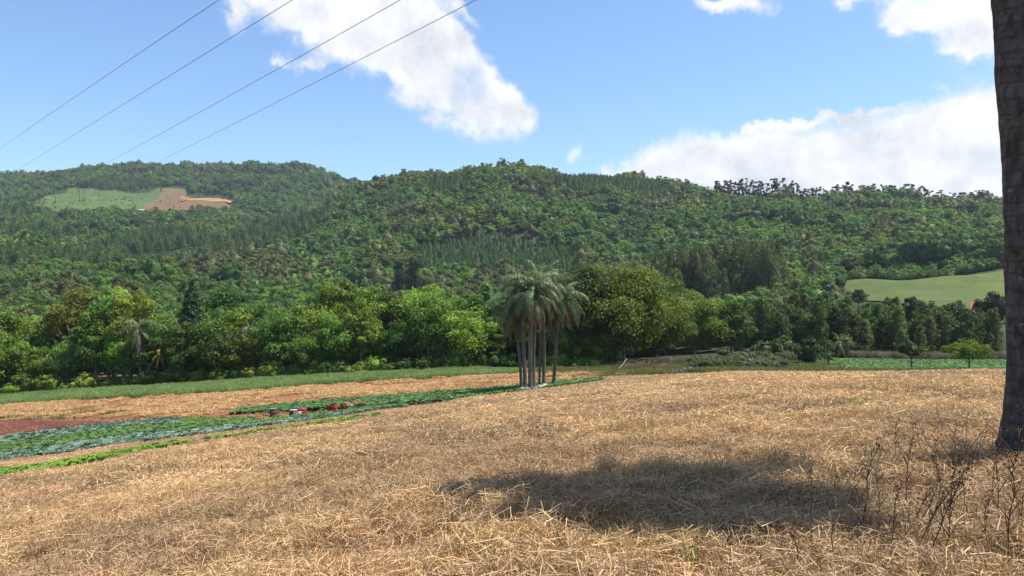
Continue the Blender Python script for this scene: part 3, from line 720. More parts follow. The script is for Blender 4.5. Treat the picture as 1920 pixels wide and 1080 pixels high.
lone(1172, 688, 7, 18.2, BIG[0], BT[1], (.135, .18, .024), 'big yellow green tree with a broad crown behind the palm cluster', 17, ch=18, cw=17)
lone(1105, 689, 8, 17.0, BIG[1], BT[1], (.05, .085, .02), 'dark green broad tree standing directly behind the palm cluster', 13, ch=18, cw=17)
lone(1305, 674, 4, 14.2, BIG[1], BT[2], (.135, .195, .024), 'broad bright green tree right of the big yellow green tree', 15, ch=18, cw=17)
lone(1232, 683, 5, 16.5, BIG[0], BT[2], (.11, .17, .025), 'green tree between the two broad bright green trees', 13, ch=18, cw=17)
lone(1372, 671, 3, 12.5, BL[2], BT[2], (.07, .11, .022), 'rounded green tree at the start of the dark eucalyptus row', 8, ch=12, cw=8)
lone(905, 540, 0, 15, EU[1], ET[0], (.10, .11, .04), 'pale olive domed tree on the slope left of the palm tops', 10, 'eucalyptus_tree', 15, 4.8)
for (px, Y, h, w, lab) in ((775, 430, 29, 12, 'tallest dark cone shaped tree on the slope left of the palms'), (748, 440, 25, 10, 'tall dark tree leaning against the tallest cone shaped tree'), (678, 440, 22, 9, 'tall narrow dark tree alone on the slope left of the tallest cone')):
    X, _ = ray_at(px, Y); e = tree('eucalyptus_tree', lab, 'tree', X, Y, EU[0], ET[0], h / 14, (.045, .065, .025)); e.scale = (w / 5.4, w / 5.4, h / 14)

# dark eucalyptus row behind the cabbage field
def euc_group(n, f, h0, h1, w, col, label, group, protos=EU, tr=ET, ph=14.0, pw=5.4, dz=0):
    for i in range(n):
        px, Y = f(i); place = (', leftmost part of the row under the cloud' if px < 1440 else ', left middle of the row under the cloud' if px < 1540 else ', right middle of the row under the cloud' if px < 1650 else ', low right part of the row under the cloud') if n == 75 else ''; X = (px - CX) / F * Y; h = random.uniform(h0, h1); k = random.randrange(len(protos))
        e = tree('eucalyptus_tree', (('tall ' if h > 23.5 else 'short ') if place else '') + label + place, 'tree', X, Y, protos[k], tr[i % len(tr)], 1, jit_col(col, .2), group, dz=dz)
        ww = w * random.uniform(.85, 1.2) / pw; e.scale = (ww, ww, h / ph)
EW = [euc_crown(250 + i, [6.4, 7.2, 5.6, 6.8][i], [13, 12, 14, 12.5][i], .3, 30, 3200, .44, 'leaf', .62) for i in range(4)]
GROVE = [euc_crown(290 + i, [7.5, 8.5, 7, 8][i], 13, [4.2, 3.4, 4.8, 4][i], 26, 2600, .46, 'leaf', .3) for i in range(4)]
RM = [(1440, 'behind the silvery scrub'), (1500, 'behind the wide light green bush'), (1545, 'behind the round dark bush'), (1590, 'behind the tiny lollipop tree'), (1640, 'behind the short palm'), (1690, 'left of the thin cabbage field tree'), (1740, 'behind the thin cabbage field tree'), (1790, 'left of the round yellow green tree'), (1840, 'behind the round yellow green tree'), (9000, 'beside the thick palm trunk')]
for (rn, n, x0, dx, Y0, h0, h1, row) in (('front', 34, 1392, 14.2, 168, 8, 12.5, 'front row eucalyptus behind the cabbage field'), ('second', 30, 1388, 16, 178, 9, 13, 'second row eucalyptus behind the cabbage field'), ('back', 26, 1395, 15, 190, 9, 12.5, 'back row eucalyptus below the pasture')):
    for i in range(n):
        px = x0 + i * dx + random.uniform(-7, 7); Y = Y0 + random.uniform(-4, 4); X = (px - CX) / F * Y; h = random.uniform(h0, h1) * (1.08 if px < 1560 else .94); k = random.randrange(4)
        col = jit_col(random.choice([(.07, .10, .028), (.058, .088, .027), (.085, .125, .03)]), .2); w = random.uniform(.75, 1.25)
        e = tree('eucalyptus_tree', '%s %s eucalyptus, %s row, %s' % ('tall' if h > (h0 + h1) / 2 else 'low', 'dark olive' if col[1] < .12 else 'fresh olive', rn, next(m for x, m in RM if px < x)), 'tree', X, Y, EW[k], ET[i % 2], 1, col, row); e.scale = (w, w, h / 13)
# stand of very tall eucalyptus on the slope
for i in range(64):
    px = 1205 + (i % 32) * 8.3 + random.uniform(-6, 6); Y = 296 + (i // 32) * 24 + random.uniform(-9, 9); X = (px - CX) / F * Y; h = random.uniform(21, 33) if 1230 < px < 1450 else random.uniform(17, 26); k = random.randrange(4); w = random.uniform(1.0, 1.6)
    e = tree('eucalyptus_tree', '%s dark eucalyptus in the %s of the slope stand, %s' % ('very tall' if h > 27 else 'shorter', 'back' if i > 31 else 'front', 'at its left end' if px < 1260 else 'left of its middle' if px < 1330 else 'right of its middle' if px < 1400 else 'at its right end'), 'tree', X, Y, GROVE[k], ET[i % 2], 1, jit_col(random.choice([(.085, .112, .046), (.10, .13, .05), (.075, .10, .042)]), .2), 'tall eucalyptus stand on the slope'); e.scale = (w, w, h / 13)
# thin eucalyptus on the right-hand skyline
OE = [open_euc_crown(300 + i) for i in range(5)]; OT = [trunk_mesh(310 + i, 18, .34, 'bark', 5, .8, 4) for i in range(2)]
def skyl(i):
    t = i / 75; px = 1342 + 405 * (t ** 1.12) + random.uniform(-3, 3); return px, 728 + random.uniform(-8, 10)
euc_group(75, skyl, 20, 27, 7.5, (.035, .045, .028), 'thin skyline eucalyptus', 'skyline eucalyptus', OE, OT, 20, 5)
euc_group(9, lambda i: (1765 + i * 10 + random.uniform(-3, 3), 728), 15, 19, 9, (.04, .06, .028), 'flat topped tree at the low end of the skyline', 'flat topped skyline trees', OE, OT, 20, 5)
for (px, py, h, w, c, lab) in ((1213, 553, 9, 8, (.07, .10, .03), 'round tree'),): pass
for (px, Y, h, w, c, lab) in ((1610, 285, 6.5, 7, (.06, .115, .03), 'round green tree at the corner of the pasture by the dirt road'), (1683, 222, 8.5, 6, (.05, .08, .025), 'round dark tree standing against the pasture, left one of a pair'), (1724, 222, 8.5, 6, (.05, .08, .025), 'round dark tree standing against the pasture, right one of a pair'),
                              (1495, 245, 15, 13, (.10, .095, .055), 'greyish brown dry looking tree left of the pasture'), (1535, 240, 11, 10, (.095, .09, .05), 'smaller greyish brown tree beside the dirt road'), (1860, 205, 12, 9, (.025, .045, .015), 'very dark tree beside the thick palm trunk'), (1838, 212, 7, 8, (.06, .09, .03), 'green tree under the red soil bank')):
    X, _ = ray_at(px, Y); e = tree('broadleaf_tree', lab, 'tree', X, Y, BL[px % 6], BT[0], 1, c); e.scale = (w / 9, w / 9, h / 11)
for (px, s, lab) in ((1690, .62, 'small bright green tree in front of the dark eucalyptus, left of two'), (1725, .72, 'small bright green tree in front of the dark eucalyptus, right of two')):
    X, Y = ray_at(px, 160); tree('broadleaf_tree', lab, 'tree', X, Y, EU[2], BT[0], s * .75, (.10, .15, .035))

# hedge-like bushes along the upper edge of the pasture, and fence posts
for i in range(30):
    px = 1610 + i * 9.2; X, Y = ground_at(px, at(pl([(1560, 519), (1700, 507), (1800, 498), (1890, 496)]), px)); Y += 3; X = (px - CX) / F * Y
    o = link('bush', BU[i % 3], None, (X, Y, float(Z(X, Y)) - .2), (0, 0, i), random.uniform(1.3, 2.6), jit_col((.115, .175, .04))); tag(o, 'green hedge bush along the top of the pasture, ' + ('near the dirt road' if px < 1690 else 'above the pair of round trees' if px < 1760 else 'towards the thick palm trunk'), 'bush', 'hedge bushes along the pasture')

# ------------------------------------------------------------------ small trees and bushes beside the cabbage field
def small_trunk(h, r, seed): return trunk_mesh(seed, h, r, 'bark', 5, .25, .9)
UMB = broadleaf_crown(350, 5.6, 4.2, 1.5, 30, 2600, .26, .6); UMB2 = broadleaf_crown(351, 3.6, 4.3, 1.5, 20, 1200, .26, .7); UMB3 = broadleaf_crown(352, 2.3, 2.7, .9, 14, 900, .2, .6)
ST = small_trunk(2.9, .13, 360)
def small(px, Y, crown, s, col, lab):
    X, _ = ray_at(px, Y); tree('small_tree', lab, 'tree', X, Y, crown, ST, s, col, rot=.4)
small(1816, 103, UMB, .98, (.16, .22, .02), 'small round tree with a bright yellow green top beside the cabbage field')
small(1708, 100, UMB2, .98, (.055, .085, .025), 'small thin dark green tree standing in the cabbage field')
small(1552, 118, UMB3, .95, (.07, .11, .025), 'tiny lollipop shaped tree at the end of the cabbage field')
bush_at(1514, 690, 1.5, (.04, .07, .02), 'round dark green bush left of the tiny lollipop tree', None, 10, 1.35)
bush_at(1470, 676, 2.2, (.08, .13, .03), 'wide light green bush behind the silvery reeds', None, 14, 1.0)
bush_at(1430, 672, 1.8, (.085, .13, .035), 'light green bush among the silvery reeds', None, 10, .8)
bush_at(1575, 676, 1.9, (.06, .10, .03), 'mid green bush behind the tiny lollipop tree', None, 12, 1.1)
for i, px in enumerate((1600, 1632, 1660, 1745, 1770, 1795, 1850, 1872, 1625, 1400, 1355)):
    bush_at(px, 670, random.uniform(.7, 1.2), jit_col((.07, .10, .035), .3), 'low green bush at the foot of the eucalyptus, ' + next(m for x, m in RM if px < x), 'bushes below the eucalyptus row', 8, .9)

# ------------------------------------------------------------------ palms
FG = [frond_mesh(400, 3.2, 80, -10), frond_mesh(401, 3.5, 55, -68), frond_mesh(402, 3.6, 28, -86), frond_mesh(403, 3.4, -5, -90, droop=.8), frond_mesh(404, 3.3, 68, -40)]
FD = [frond_mesh(410, 3.6, -35, -90, 34, .5, .9, .05), frond_mesh(411, 3.9, -55, -92, 34, .45, .9, .05)]
PALM_G = (.10, .135, .055)


def palm_trunk(h, r, lean, seed, flare=1.5):
    g = np.random.default_rng(seed); t = np.linspace(0, 1, 60)
    p = np.stack([lean[0] * t ** 1.4 + .04 * np.sin(t * 7 + seed), lean[1] * t ** 1.4 + .03 * np.cos(t * 6), t * h - .25 * (t < .001)], -1)
    rr = r * (1 + (flare - 1) * np.exp(-t * h / .5)) * (1 - .22 * t) * (1 + .05 * np.sin(t * h * 16))
    mb = MB(); V, Q, T = tube(p, rr, 12); mb.add(V, Q, T); return mb.mesh('trunk', M['palm_bark'], True), p[-1]


def palm_bark(b, p, o):
    pos = b.n('ShaderNodeTexCoord').outputs['Object']
    n = b.noise(pos, 5, 6, .65); w = b.n('ShaderNodeTexWave', bands_direction='Z'); b.put(w.inputs[0], pos); w.inputs['Scale'].default_value = 2.2; w.inputs['Distortion'].default_value = 3; w.inputs['Detail'].default_value = 3
    c = b.mix(b.step(n, .3, .7), (.085, .075, .062), (.175, .155, .13)); c = b.mix(b.m('MULTIPLY', w.outputs['Fac'], .35), c, (.10, .08, .06)); b.put(p.inputs['Base Color'], c)
    bp = b.n('ShaderNodeBump'); bp.inputs['Strength'].default_value = .6; bp.inputs['Distance'].default_value = .02; b.put(bp.inputs['Height'], b.m('ADD', n, w.outputs['Fac'])); b.put(p.inputs['Normal'], bp.outputs[0])
M['palm_bark'] = material('palm_bark', palm_bark, .85)


def palm(X, Y, h, r, lean, label, seed, nf=20, nd=7, group=None, fl=1.0, green=PALM_G, flare=1.5, dead_col=(.13, .095, .052)):
    e = bpy.data.objects.new('palm_tree', None); C.objects.link(e); e.location = (X, Y, float(Z(X, Y)) - .05); tag(e, label, 'palm tree', group)
    me, top = palm_trunk(h, r, lean, seed, flare); link('trunk', me, e)
    g = random.Random(seed)
    for i in range(nf):
        k = i / (nf - 1); m = FG[0] if k < .08 else FG[4] if k < .2 else FG[1] if k < .4 else FG[2] if k < .66 else FG[3]
        gc = [c * g.uniform(.8, 1.3) for c in green]
        link('frond', m, e, (top[0] + g.uniform(-.1, .1), top[1], top[2] - .55 * k + g.uniform(-.15, .1)), (g.uniform(-.3, .3), g.uniform(-.35, .3), i * 2.4 + g.uniform(-.5, .5)), fl * g.uniform(.7, 1.2), gc)
    for i in range(nd):
        o = link('frond', FD[i % 2], e, (top[0], top[1], top[2] - .4 - .25 * g.random()), (0, 0, g.random() * 6.28), fl * g.uniform(.7, 1.15), [c * g.uniform(.7, 1.4) for c in dead_col]); o['label'] = 'dry brown hanging frond'
    return e


# (x in the photo, metres, height, trunk radius, lean in metres)
CL = [(984, 72.5, 10.3, .27, (-.3, .2), 'stout palm at the front left of the palm cluster', 1), (994, 71.0, 9.6, .30, (.15, 0), 'nearest palm of the cluster, its roots among the stones', 2), (1001, 73, 10.6, .22, (.2, .5), 'palm just behind the two stout trunks of the cluster', 3),
      (1012, 76.5, 9.2, .17, (.1, .3), 'thin dark stemmed palm in the middle of the cluster', 4), (1020, 75, 10.4, .24, (-.1, -.2), 'pale stemmed palm in the middle of the cluster', 5), (1038, 76.5, 9.3, .25, (.75, .1), 'palm leaning outward on the right of the cluster', 6), (977, 73.5, 8.6, .22, (-.55, .2), 'palm leaning outward on the left of the cluster', 7)]
for (px, Y, h, r, ln, lab, sd) in CL:
    X, _ = ray_at(px, Y); palm(X, Y, h, r * .72, ln, lab, sd, 46, 20, None, .82)
X, Y = ground_at(264, 722); palm(X, Y, 9.3, .16, (-.3, 0), 'palm with an upright stem at the forest edge behind the oat strip', 21, 20, 8)
X, Y = ground_at(270, 722); e = palm(X, Y - .5, 5.6, .13, (2.6, .3), 'leaning palm with yellowed fronds at the forest edge', 22, 8, 4, None, .6, (.28, .22, .03), 1.3, (.36, .27, .05))
X, Y = ground_at(463, 709); palm(X, Y, 7.6, .13, (.4, 0), 'slender palm with a pale stem at the forest edge left of the crates', 23, 18, 2, None, .9, (.08, .11, .045))
X, Y = ray_at(1572, 152); palm(X, Y, 3.2, .14, (.1, 0), 'short palm behind the tiny lollipop tree', 24, 14, 3, None, .75)

# the thick palm at the right, close by
def thick_palm():
    X0, Y0 = 6.53, 9.5
    e = bpy.data.objects.new('palm_tree', None); C.objects.link(e); e.location = (X0, Y0, float(Z(X0, Y0)) - .05); tag(e, 'thick dark palm trunk close by, rising out of the top of the frame', 'palm tree')
    t = np.linspace(0, 1, 150); H = 9.9; zc = t * H
    cx = np.interp(zc, [0, .9, 2.0, 3.2, 4.6, 6, H], [.0, .02, .01, -.01, -.06, -.12, -.12]); p = np.stack([cx, .6 * t ** 2.5, zc - .2 * (t < .001)], -1)
    rr = .27 * (1 + .55 * np.exp(-zc / .45) + .12 * np.exp(-zc / 1.6)) * np.interp(zc, [0, 3, 8, H], [1, 1.04, .95, .75])
    mb = MB(); n = 40; V, Q, T = tube(p, rr, n)
    th = np.tile(np.arange(n) / n * 6.283, len(t)); zz_ = np.repeat(zc, n)
    wob = .10 * (vnoise(th * 2.2, zz_ * 1.2, 31) - .5) + .07 * (vnoise(th * 9, zz_ * 7, 32) - .5) + .20 * np.exp(-zz_ / .5) * np.cos(th * 5 + 1)
    body = V[:len(t) * n]; ctr = np.repeat(p, n, 0); V[:len(t) * n] = ctr + (body - ctr) * (1 + wob)[:, None]; mb.add(V, Q, T)
    def bark(b, pr, o):
        pos = b.n('ShaderNodeTexCoord').outputs['Object']; mp = b.n('ShaderNodeMapping'); b.put(mp.inputs[0], pos); mp.inputs['Scale'].default_value = (1, 1, .45)
        n1 = b.noise(mp.outputs[0], 9, 8, .7); n2 = b.noise(pos, 14, 4, .6); w = b.n('ShaderNodeTexWave', bands_direction='Z'); b.put(w.inputs[0], pos); w.inputs['Scale'].default_value = 1.7; w.inputs['Distortion'].default_value = 4; w.inputs['Detail'].default_value = 4
        c = b.mix(b.step(n1, .3, .7), (.036, .03, .027), (.125, .11, .10)); c = b.mix(b.step(n2, .63, .72), c, (.24, .235, .225)); c = b.mix(b.m('MULTIPLY', b.step(w.outputs['Fac'], .75, 1), .5), c, (.04, .03, .025)); b.put(pr.inputs['Base Color'], c)
        bp = b.n('ShaderNodeBump'); bp.inputs['Strength'].default_value = .9; bp.inputs['Distance'].default_value = .03; b.put(bp.inputs['Height'], b.m('ADD', n1, b.m('MULTIPLY', w.outputs['Fac'], .4))); b.put(pr.inputs['Normal'], bp.outputs[0])
    M['dark_bark'] = material('dark_bark', bark, .9)
    link('trunk', mb.mesh('trunk', M['dark_bark'], True), e)
    top = p[-1]; g = random.Random(5)
    WF = [frond_mesh(440 + q, 3.0, (62, 40, 22)[q], (-30, -55, -70)[q], 64, .75, .5, .10) for q in range(3)]
    for i in range(52):
        k = i / 51; c = i % 10; az, sc_ = (g.gauss(R(178), R(34)), 1.0) if c < 4 else (g.gauss(R(22), R(16)), .95) if c < 7 else (g.gauss(R(-80), R(15)), 1.22)
        link('frond', WF[1 if c > 6 else i % 3], e, (top[0], top[1], top[2] - .3 * k), (g.uniform(-.4, .4), 0, az), sc_ * g.uniform(.65, 1.0), [c_ * g.uniform(.8, 1.2) for c_ in PALM_G])
    # small epiphyte on the bark
    mb = MB(); g2 = np.random.default_rng(3)
    for i in range(9):
        a = math.pi + g2.uniform(-.9, .9); L = g2.uniform(.08, .2); tt = np.linspace(0, 1, 4)[:, None]
        q = np.array([-.25, -.1, 0]) + tt * np.array([math.cos(a) * L, math.sin(a) * L * .6, g2.uniform(-.08, .12)]) + np.array([0, 0, .05]) * tt * (1 - tt); V, Q, T = tube(q, np.linspace(.012, .003, 4), 4); mb.add(V, Q, T, tint=.4)
    me = mb.mesh('epiphyte', M['twig']); o = link('epiphyte', me, e, (0, 0, 2.75), color=(.09, .06, .03)); o['label'] = 'small dry epiphyte on the bark'
    mb = MB()
    for i in range(4):
        tt = np.linspace(0, 1, 6)[:, None]; q = np.array([-.2, -.1, 0]) + tt * np.array([-.3 * g2.uniform(.5, 1.1), -.1, -.12 * i + .1]) + .03 * np.sin(tt * 9 + i); V, Q, T = tube(q, np.linspace(.006, .0025, 6), 4); mb.add(V, Q, T, tint=.5)
    link('twig', mb.mesh('twig', M['twig']), e, (-.08, 0, 4.5), color=(.2, .15, .1))
thick_palm()

# ------------------------------------------------------------------ straw, oats and crops


def straw_patch(seed, size, n, w, stand=.25, lmin=.15, lmax=.45, hmax=.13):
    g = np.random.default_rng(seed); mb = MB(); st = g.random(n) < stand
    swirl = g.random() * 6.28; a = g.random(n) * 6.28; el = np.where(st, np.radians(g.uniform(35, 85, n)), np.radians(g.normal(0, 13, n)))
    L = np.where(st, g.uniform(.1, .24, n), g.uniform(lmin, lmax, n)); c = np.stack([(g.random(n) - .5) * size, (g.random(n) - .5) * size, np.where(st, 0, .015 + hmax * g.random(n) ** 1.5)], -1)
    d = np.stack([np.cos(a) * np.cos(el), np.sin(a) * np.cos(el), np.sin(el)], -1); up = np.array([0, 0, 1.]); sd = np.cross(d, up); sd /= np.linalg.norm(sd, axis=1)[:, None] + 1e-9
    rl = g.normal(size=(n, 1)) * .8; ax = sd * np.cos(rl) + np.cross(sd, d) * np.sin(rl); W = (w * g.uniform(.6, 1.3, n))[:, None] / 2
    bend = g.normal(size=(n, 3)) * .16 * L[:, None]; p0 = c - d * L[:, None] * np.where(st, 0, .5)[:, None]; p1 = p0 + d * L[:, None] * .5 + bend; p2 = p0 + d * L[:, None]
    p0[:, 2] = np.maximum(p0[:, 2], -.02); p2[:, 2] = np.maximum(p2[:, 2], 0)
    V = np.stack([p0 - ax * W, p0 + ax * W, p1 + ax * W, p1 - ax * W, p2 + ax * W * .6, p2 - ax * W * .6], 1).reshape(-1, 3); i = np.arange(n)[:, None] * 6
    mb.add(V, np.concatenate([i + np.array([[0, 1, 2, 3]]), i + np.array([[3, 2, 4, 5]])]), tint=np.repeat(g.random(n) ** .9, 6)); return mb.mesh('straw', M['straw'])


STRAW = (.50, .33, .17); STRAW2 = (.39, .258, .138)
C_NEAR = proto_coll('straw_near', [(straw_patch(500 + i, 1.15, 1600, .0056, .46, .08, .32, .16), STRAW2 if i < 2 else STRAW if i < 5 else (.55, .37, .19)) for i in range(6)])
C_MIDS = proto_coll('straw_middle', [(straw_patch(510 + i, 2.2, 3000, .0098, .52, .1, .34, .17), STRAW2 if i < 2 else STRAW if i < 5 else (.55, .37, .19)) for i in range(6)])
C_FARS = proto_coll('straw_far', [(straw_patch(520 + i, 3.2, 2500, .018, .55, .15, .42, .19), STRAW2 if i < 2 else STRAW if i < 4 else (.54, .36, .18)) for i in range(5)])


def grid_pts(y0, y1, step, ulo, uhi):
    P = []
    for Y in np.arange(y0, y1, step): xs = np.arange(ulo * Y - 1, uhi * Y + 1, step); P.append(np.stack([xs, np.full(len(xs), Y)], -1))
    P = np.concatenate(P); return P + (rng.random(P.shape) - .5) * step * .8


def tilt_of(P, e=.35):
    gx = (Z(P[:, 0] + e, P[:, 1]) - Z(P[:, 0] - e, P[:, 1])) / (2 * e); gy = (Z(P[:, 0], P[:, 1] + e) - Z(P[:, 0], P[:, 1] - e)) / (2 * e); return gx, gy


def lay(name, P, step, col, nvar, label, cat, smin=.9, smax=1.15, rot=None, lift=0.0):
    tonal = vnoise(P[:, 0] / 2.6, P[:, 1] / 3.4, 61) * .6 + vnoise(P[:, 0] / 9, P[:, 1] / 12, 62) * .4 + .12 * rng.normal(size=len(P))
    vpick = np.clip(((tonal - .2) / .6 * nvar).astype(int), 0, nvar - 1)
    gx, gy = tilt_of(P, step * .45); r = rng.random(len(P)) * 6.28 if rot is None else rot + rng.normal(size=len(P)) * .15
    # lay each patch on the slope: rotation about z first, then tilt
    rx, ry = np.arctan(gy * np.cos(r) - gx * np.sin(r)), -np.arctan(gx * np.cos(r) + gy * np.sin(r))
    eul = []
    for k in range(len(P)):
        nrm = Vector((-gx[k], -gy[k], 1)).normalized(); qn = Vector((0, 0, 1)).rotation_difference(nrm); m_ = qn.to_matrix() @ Matrix.Rotation(r[k], 3, 'Z'); eul.append(m_.to_euler()[:])
    eul = np.array(eul); s = smin + (smax - smin) * rng.random(len(P))
    return scatter(name, np.stack([P[:, 0], P[:, 1], Z(P[:, 0], P[:, 1]) + lift], -1), eul[:, 2], s, vpick, col, label, cat, eul[:, :2])


Pn = np.concatenate([grid_pts(3.4, 17, .74, -.95, .95), (rng.random((1, 2)))*0 + [[0, 2.9]]]); lay('straw_litter', Pn[Pn[:, 1] < edge_y(Pn[:, 0] / Pn[:, 1])], .72, C_NEAR, 6, 'cut dry straw and stubble lying on the near field', 'straw')
Pm = grid_pts(16.6, 38, 1.35, -.9, .9); lay('straw_litter', Pm[Pm[:, 1] < edge_y(Pm[:, 0] / Pm[:, 1]) - .4], 1.35, C_MIDS, 6, 'cut dry straw and stubble on the middle of the field', 'straw')
Pf = grid_pts(37, 90, 1.9, -.35, .9); lay('straw_litter', Pf[Pf[:, 1] < edge_y(Pf[:, 0] / Pf[:, 1]) - .6], 1.9, C_FARS, 5, 'cut dry straw and stubble on the far part of the field', 'straw')


def band_points(lo, hi, x0, x1, step, prob=1.0, jitter=.8, y1=140):
    P = grid_pts(15, y1, step, (x0 - CX) / F, (x1 - CX) / F) if jitter else None
    px, py = pix(P[:, 0], P[:, 1]); hm = hummock(P[:, 0], P[:, 1]); py = py + hm / P[:, 1] * F
    ok = (px > x0) & (px < x1) & (py < at(lo, px)) & (py > at(hi, px)) & (rng.random(len(P)) < prob); return P[ok]


# straw on the strip between the crops and the big field, and in streaks on the red soil
P_ = band_points(CUP, BLO, -250, 980, 1.5); lay('straw_litter', P_, 1.5, C_MIDS, 6, 'dry straw on the narrow strip beside the vegetable rows', 'straw', lift=.06)
P_ = band_points(SLO, SUP, -250, 1180, .95); rowv = (P_[:, 1] * .985 - P_[:, 0] * .17); den = vnoise(P_[:, 0] / 5, rowv / 3.2, 41) * .65 + vnoise(P_[:, 0] / 16, P_[:, 1] / 9, 42) * .5
C_ROW = proto_coll('straw_row', [(straw_patch(530 + i, 1.5, 420, .026, .15, .2, .6, .16), (.47, .295, .135)) for i in range(4)])
lay('straw_litter', P_[(den > .59) | (rng.random(len(P_)) < .14)], .95, C_ROW, 4, 'dry straw lying in streaks on the red ploughed soil', 'straw', lift=.09)


def grass_patch(seed, size, n, h, w):
    g = np.random.default_rng(seed); mb = MB(); a = g.random(n) * 6.28; ln = g.uniform(.05, .35, n); L = h * g.uniform(.6, 1.15, n); c = np.stack([(g.random(n) - .5) * size, (g.random(n) - .5) * size, np.zeros(n)], -1)
    d = np.stack([np.cos(a) * ln, np.sin(a) * ln, np.ones(n)], -1); sd = np.stack([-np.sin(a), np.cos(a), np.zeros(n)], -1) * (w / 2); p1 = c + d * L[:, None] * .55; p2 = c + d * L[:, None] + np.stack([np.cos(a), np.sin(a), -.3 * np.ones(n)], -1) * (ln * L * .8)[:, None]
    V = np.stack([c - sd, c + sd, p1 + sd * .8, p1 - sd * .8, p2], 1).reshape(-1, 3); i = np.arange(n)[:, None] * 5
    mb.add(V, i + np.array([[0, 1, 2, 3]]), i + np.array([[3, 2, 4]]), tint=np.repeat(g.random(n), 5)); return mb.mesh('grass', M['grass'])


C_OAT = proto_coll('oats', [(grass_patch(540 + i, 1.6, 420, .72, .045), c) for i, c in enumerate([(.20, .285, .10), (.175, .26, .085), (.22, .30, .11)])])
P_ = band_points(SUP, GUP, -250, 975, 1.15); scatter('oat_strip', np.stack([P_[:, 0], P_[:, 1], Z(P_[:, 0], P_[:, 1])], -1), rng.random(len(P_)) * 6.28, .85 + .3 * rng.random(len(P_)), rng.integers(0, 3, len(P_)), C_OAT, 'strip of young green oats below the forest edge', 'oats')


def crop_mesh(seed, n, L, wd, el0, el1, mat='crop'):
    """leafy vegetable: broad bent leaves round a heart"""
    g = np.random.default_rng(seed); mb = MB(); i = np.arange(n); a = i * 2.4 + g.normal(size=n) * .2; e = np.radians(el0 + (el1 - el0) * i / n + g.normal(size=n) * 8); l = L * g.uniform(.75, 1.1, n) * (1 - .35 * i / n)
    d = np.stack([np.cos(a), np.sin(a), np.zeros(n)], -1); up = np.array([0, 0, 1.]); sd = np.stack([-np.sin(a), np.cos(a), np.zeros(n)], -1)
    pts = []
    for t, w, dr in ((0, .12, 0), (.4, .8, .0), (.75, 1.0, -.06), (1.0, .35, -.22)):
        c = d * (l * t * np.cos(e))[:, None] + up * ((l * t * np.sin(e)) + dr * l)[:, None]; pts += [c - sd * wd * w / 2 + up * .15 * wd * w, c + d * .01, c + sd * wd * w / 2 + up * .15 * wd * w]
    V = np.stack(pts, 1).reshape(-1, 3) + np.array([0, 0, .03]); b0 = np.arange(n)[:, None] * 12; Q = []
    for r in range(3):
        for s_ in range(2): Q.append(b0 + np.array([[r * 3 + s_, r * 3 + s_ + 1, r * 3 + s_ + 4, r * 3 + s_ + 3]]))
    mb.add(V, np.concatenate(Q), tint=np.repeat(g.random(n), 12)); return mb.mesh('leaves', M[mat])


BLUE, GRN, LIME, AGRN = (.15, .205, .15), (.105, .18, .04), (.165, .26, .035), (.105, .20, .055)
CAB = [crop_mesh(550 + i, 13, .40, .30, 12, 75) for i in range(4)]
def crop_sets(nm, cols): return proto_coll(nm, [(CAB[i % 4], c) for i, c in enumerate(cols)])
C_BLUE = crop_sets('blue_crop', [BLUE, (.07, .13, .07), (.19, .26, .225), (.09, .155, .10)]); C_GRN = crop_sets('green_crop', [GRN, (.07, .14, .045), (.10, .17, .05), (.12, .18, .06)])
C_LIME = crop_sets('lime_crop', [LIME, (.14, .23, .035), (.19, .265, .05), (.11, .20, .035)]); C_A = crop_sets('leafy_crop', [AGRN, (.085, .17, .06), (.12, .21, .09), (.09, .16, .06)])


def rows_in(lo, hi, x0, x1, step, frac=(0, 1), keep=1.0):
    """plants in rows that run along a strip; frac picks the part of its width (0 near edge, 1 far edge)"""
    P = []
    xs = np.linspace(x0, x1, 240); A = np.array([ground_at(x, at(lo, x)) for x in xs]); B = np.array([ground_at(x, at(hi, x)) for x in xs])
    wd = np.linalg.norm(B - A, axis=1); nr = max(1, int(np.median(wd) * (frac[1] - frac[0]) / (step * 1.15)))
    for r in range(nr):
        f = frac[0] + (frac[1] - frac[0]) * (r + .5) / nr; L = A * (1 - f) + B * f; s = np.concatenate([[0], np.cumsum(np.linalg.norm(np.diff(L, axis=0), axis=1))])
        q = np.arange(0, s[-1], step * .8); P.append(np.stack([np.interp(q, s, L[:, 0]), np.interp(q, s, L[:, 1])], -1))
    P = np.concatenate(P); P = P + (rng.random(P.shape) - .5) * step * .5; return P[rng.random(len(P)) < keep]


def crop_scatter(name, P, col, label, cat, s0=.95, s1=1.6, lift=.05):
    scatter(name, np.stack([P[:, 0], P[:, 1], Z(P[:, 0], P[:, 1]) + lift], -1), rng.random(len(P)) * 6.28, s0 + (s1 - s0) * rng.random(len(P)), rng.integers(0, 4, len(P)), col, label, cat)


B_low = rows_in(BLO, BUP, -250, 755, .62, (.02, .30)); B_mid = rows_in(BLO, BUP, -250, 470, .62, (.34, .66)); B_top = rows_in(BLO, BUP, -250, 340, .62, (.68, 1.0)); B_end = rows_in(BLO, BUP, 340, 470, .62, (.68, 1.0))
B_r = rows_in(BLO, BUP, 470, 755, .5, (.3, 1.0))
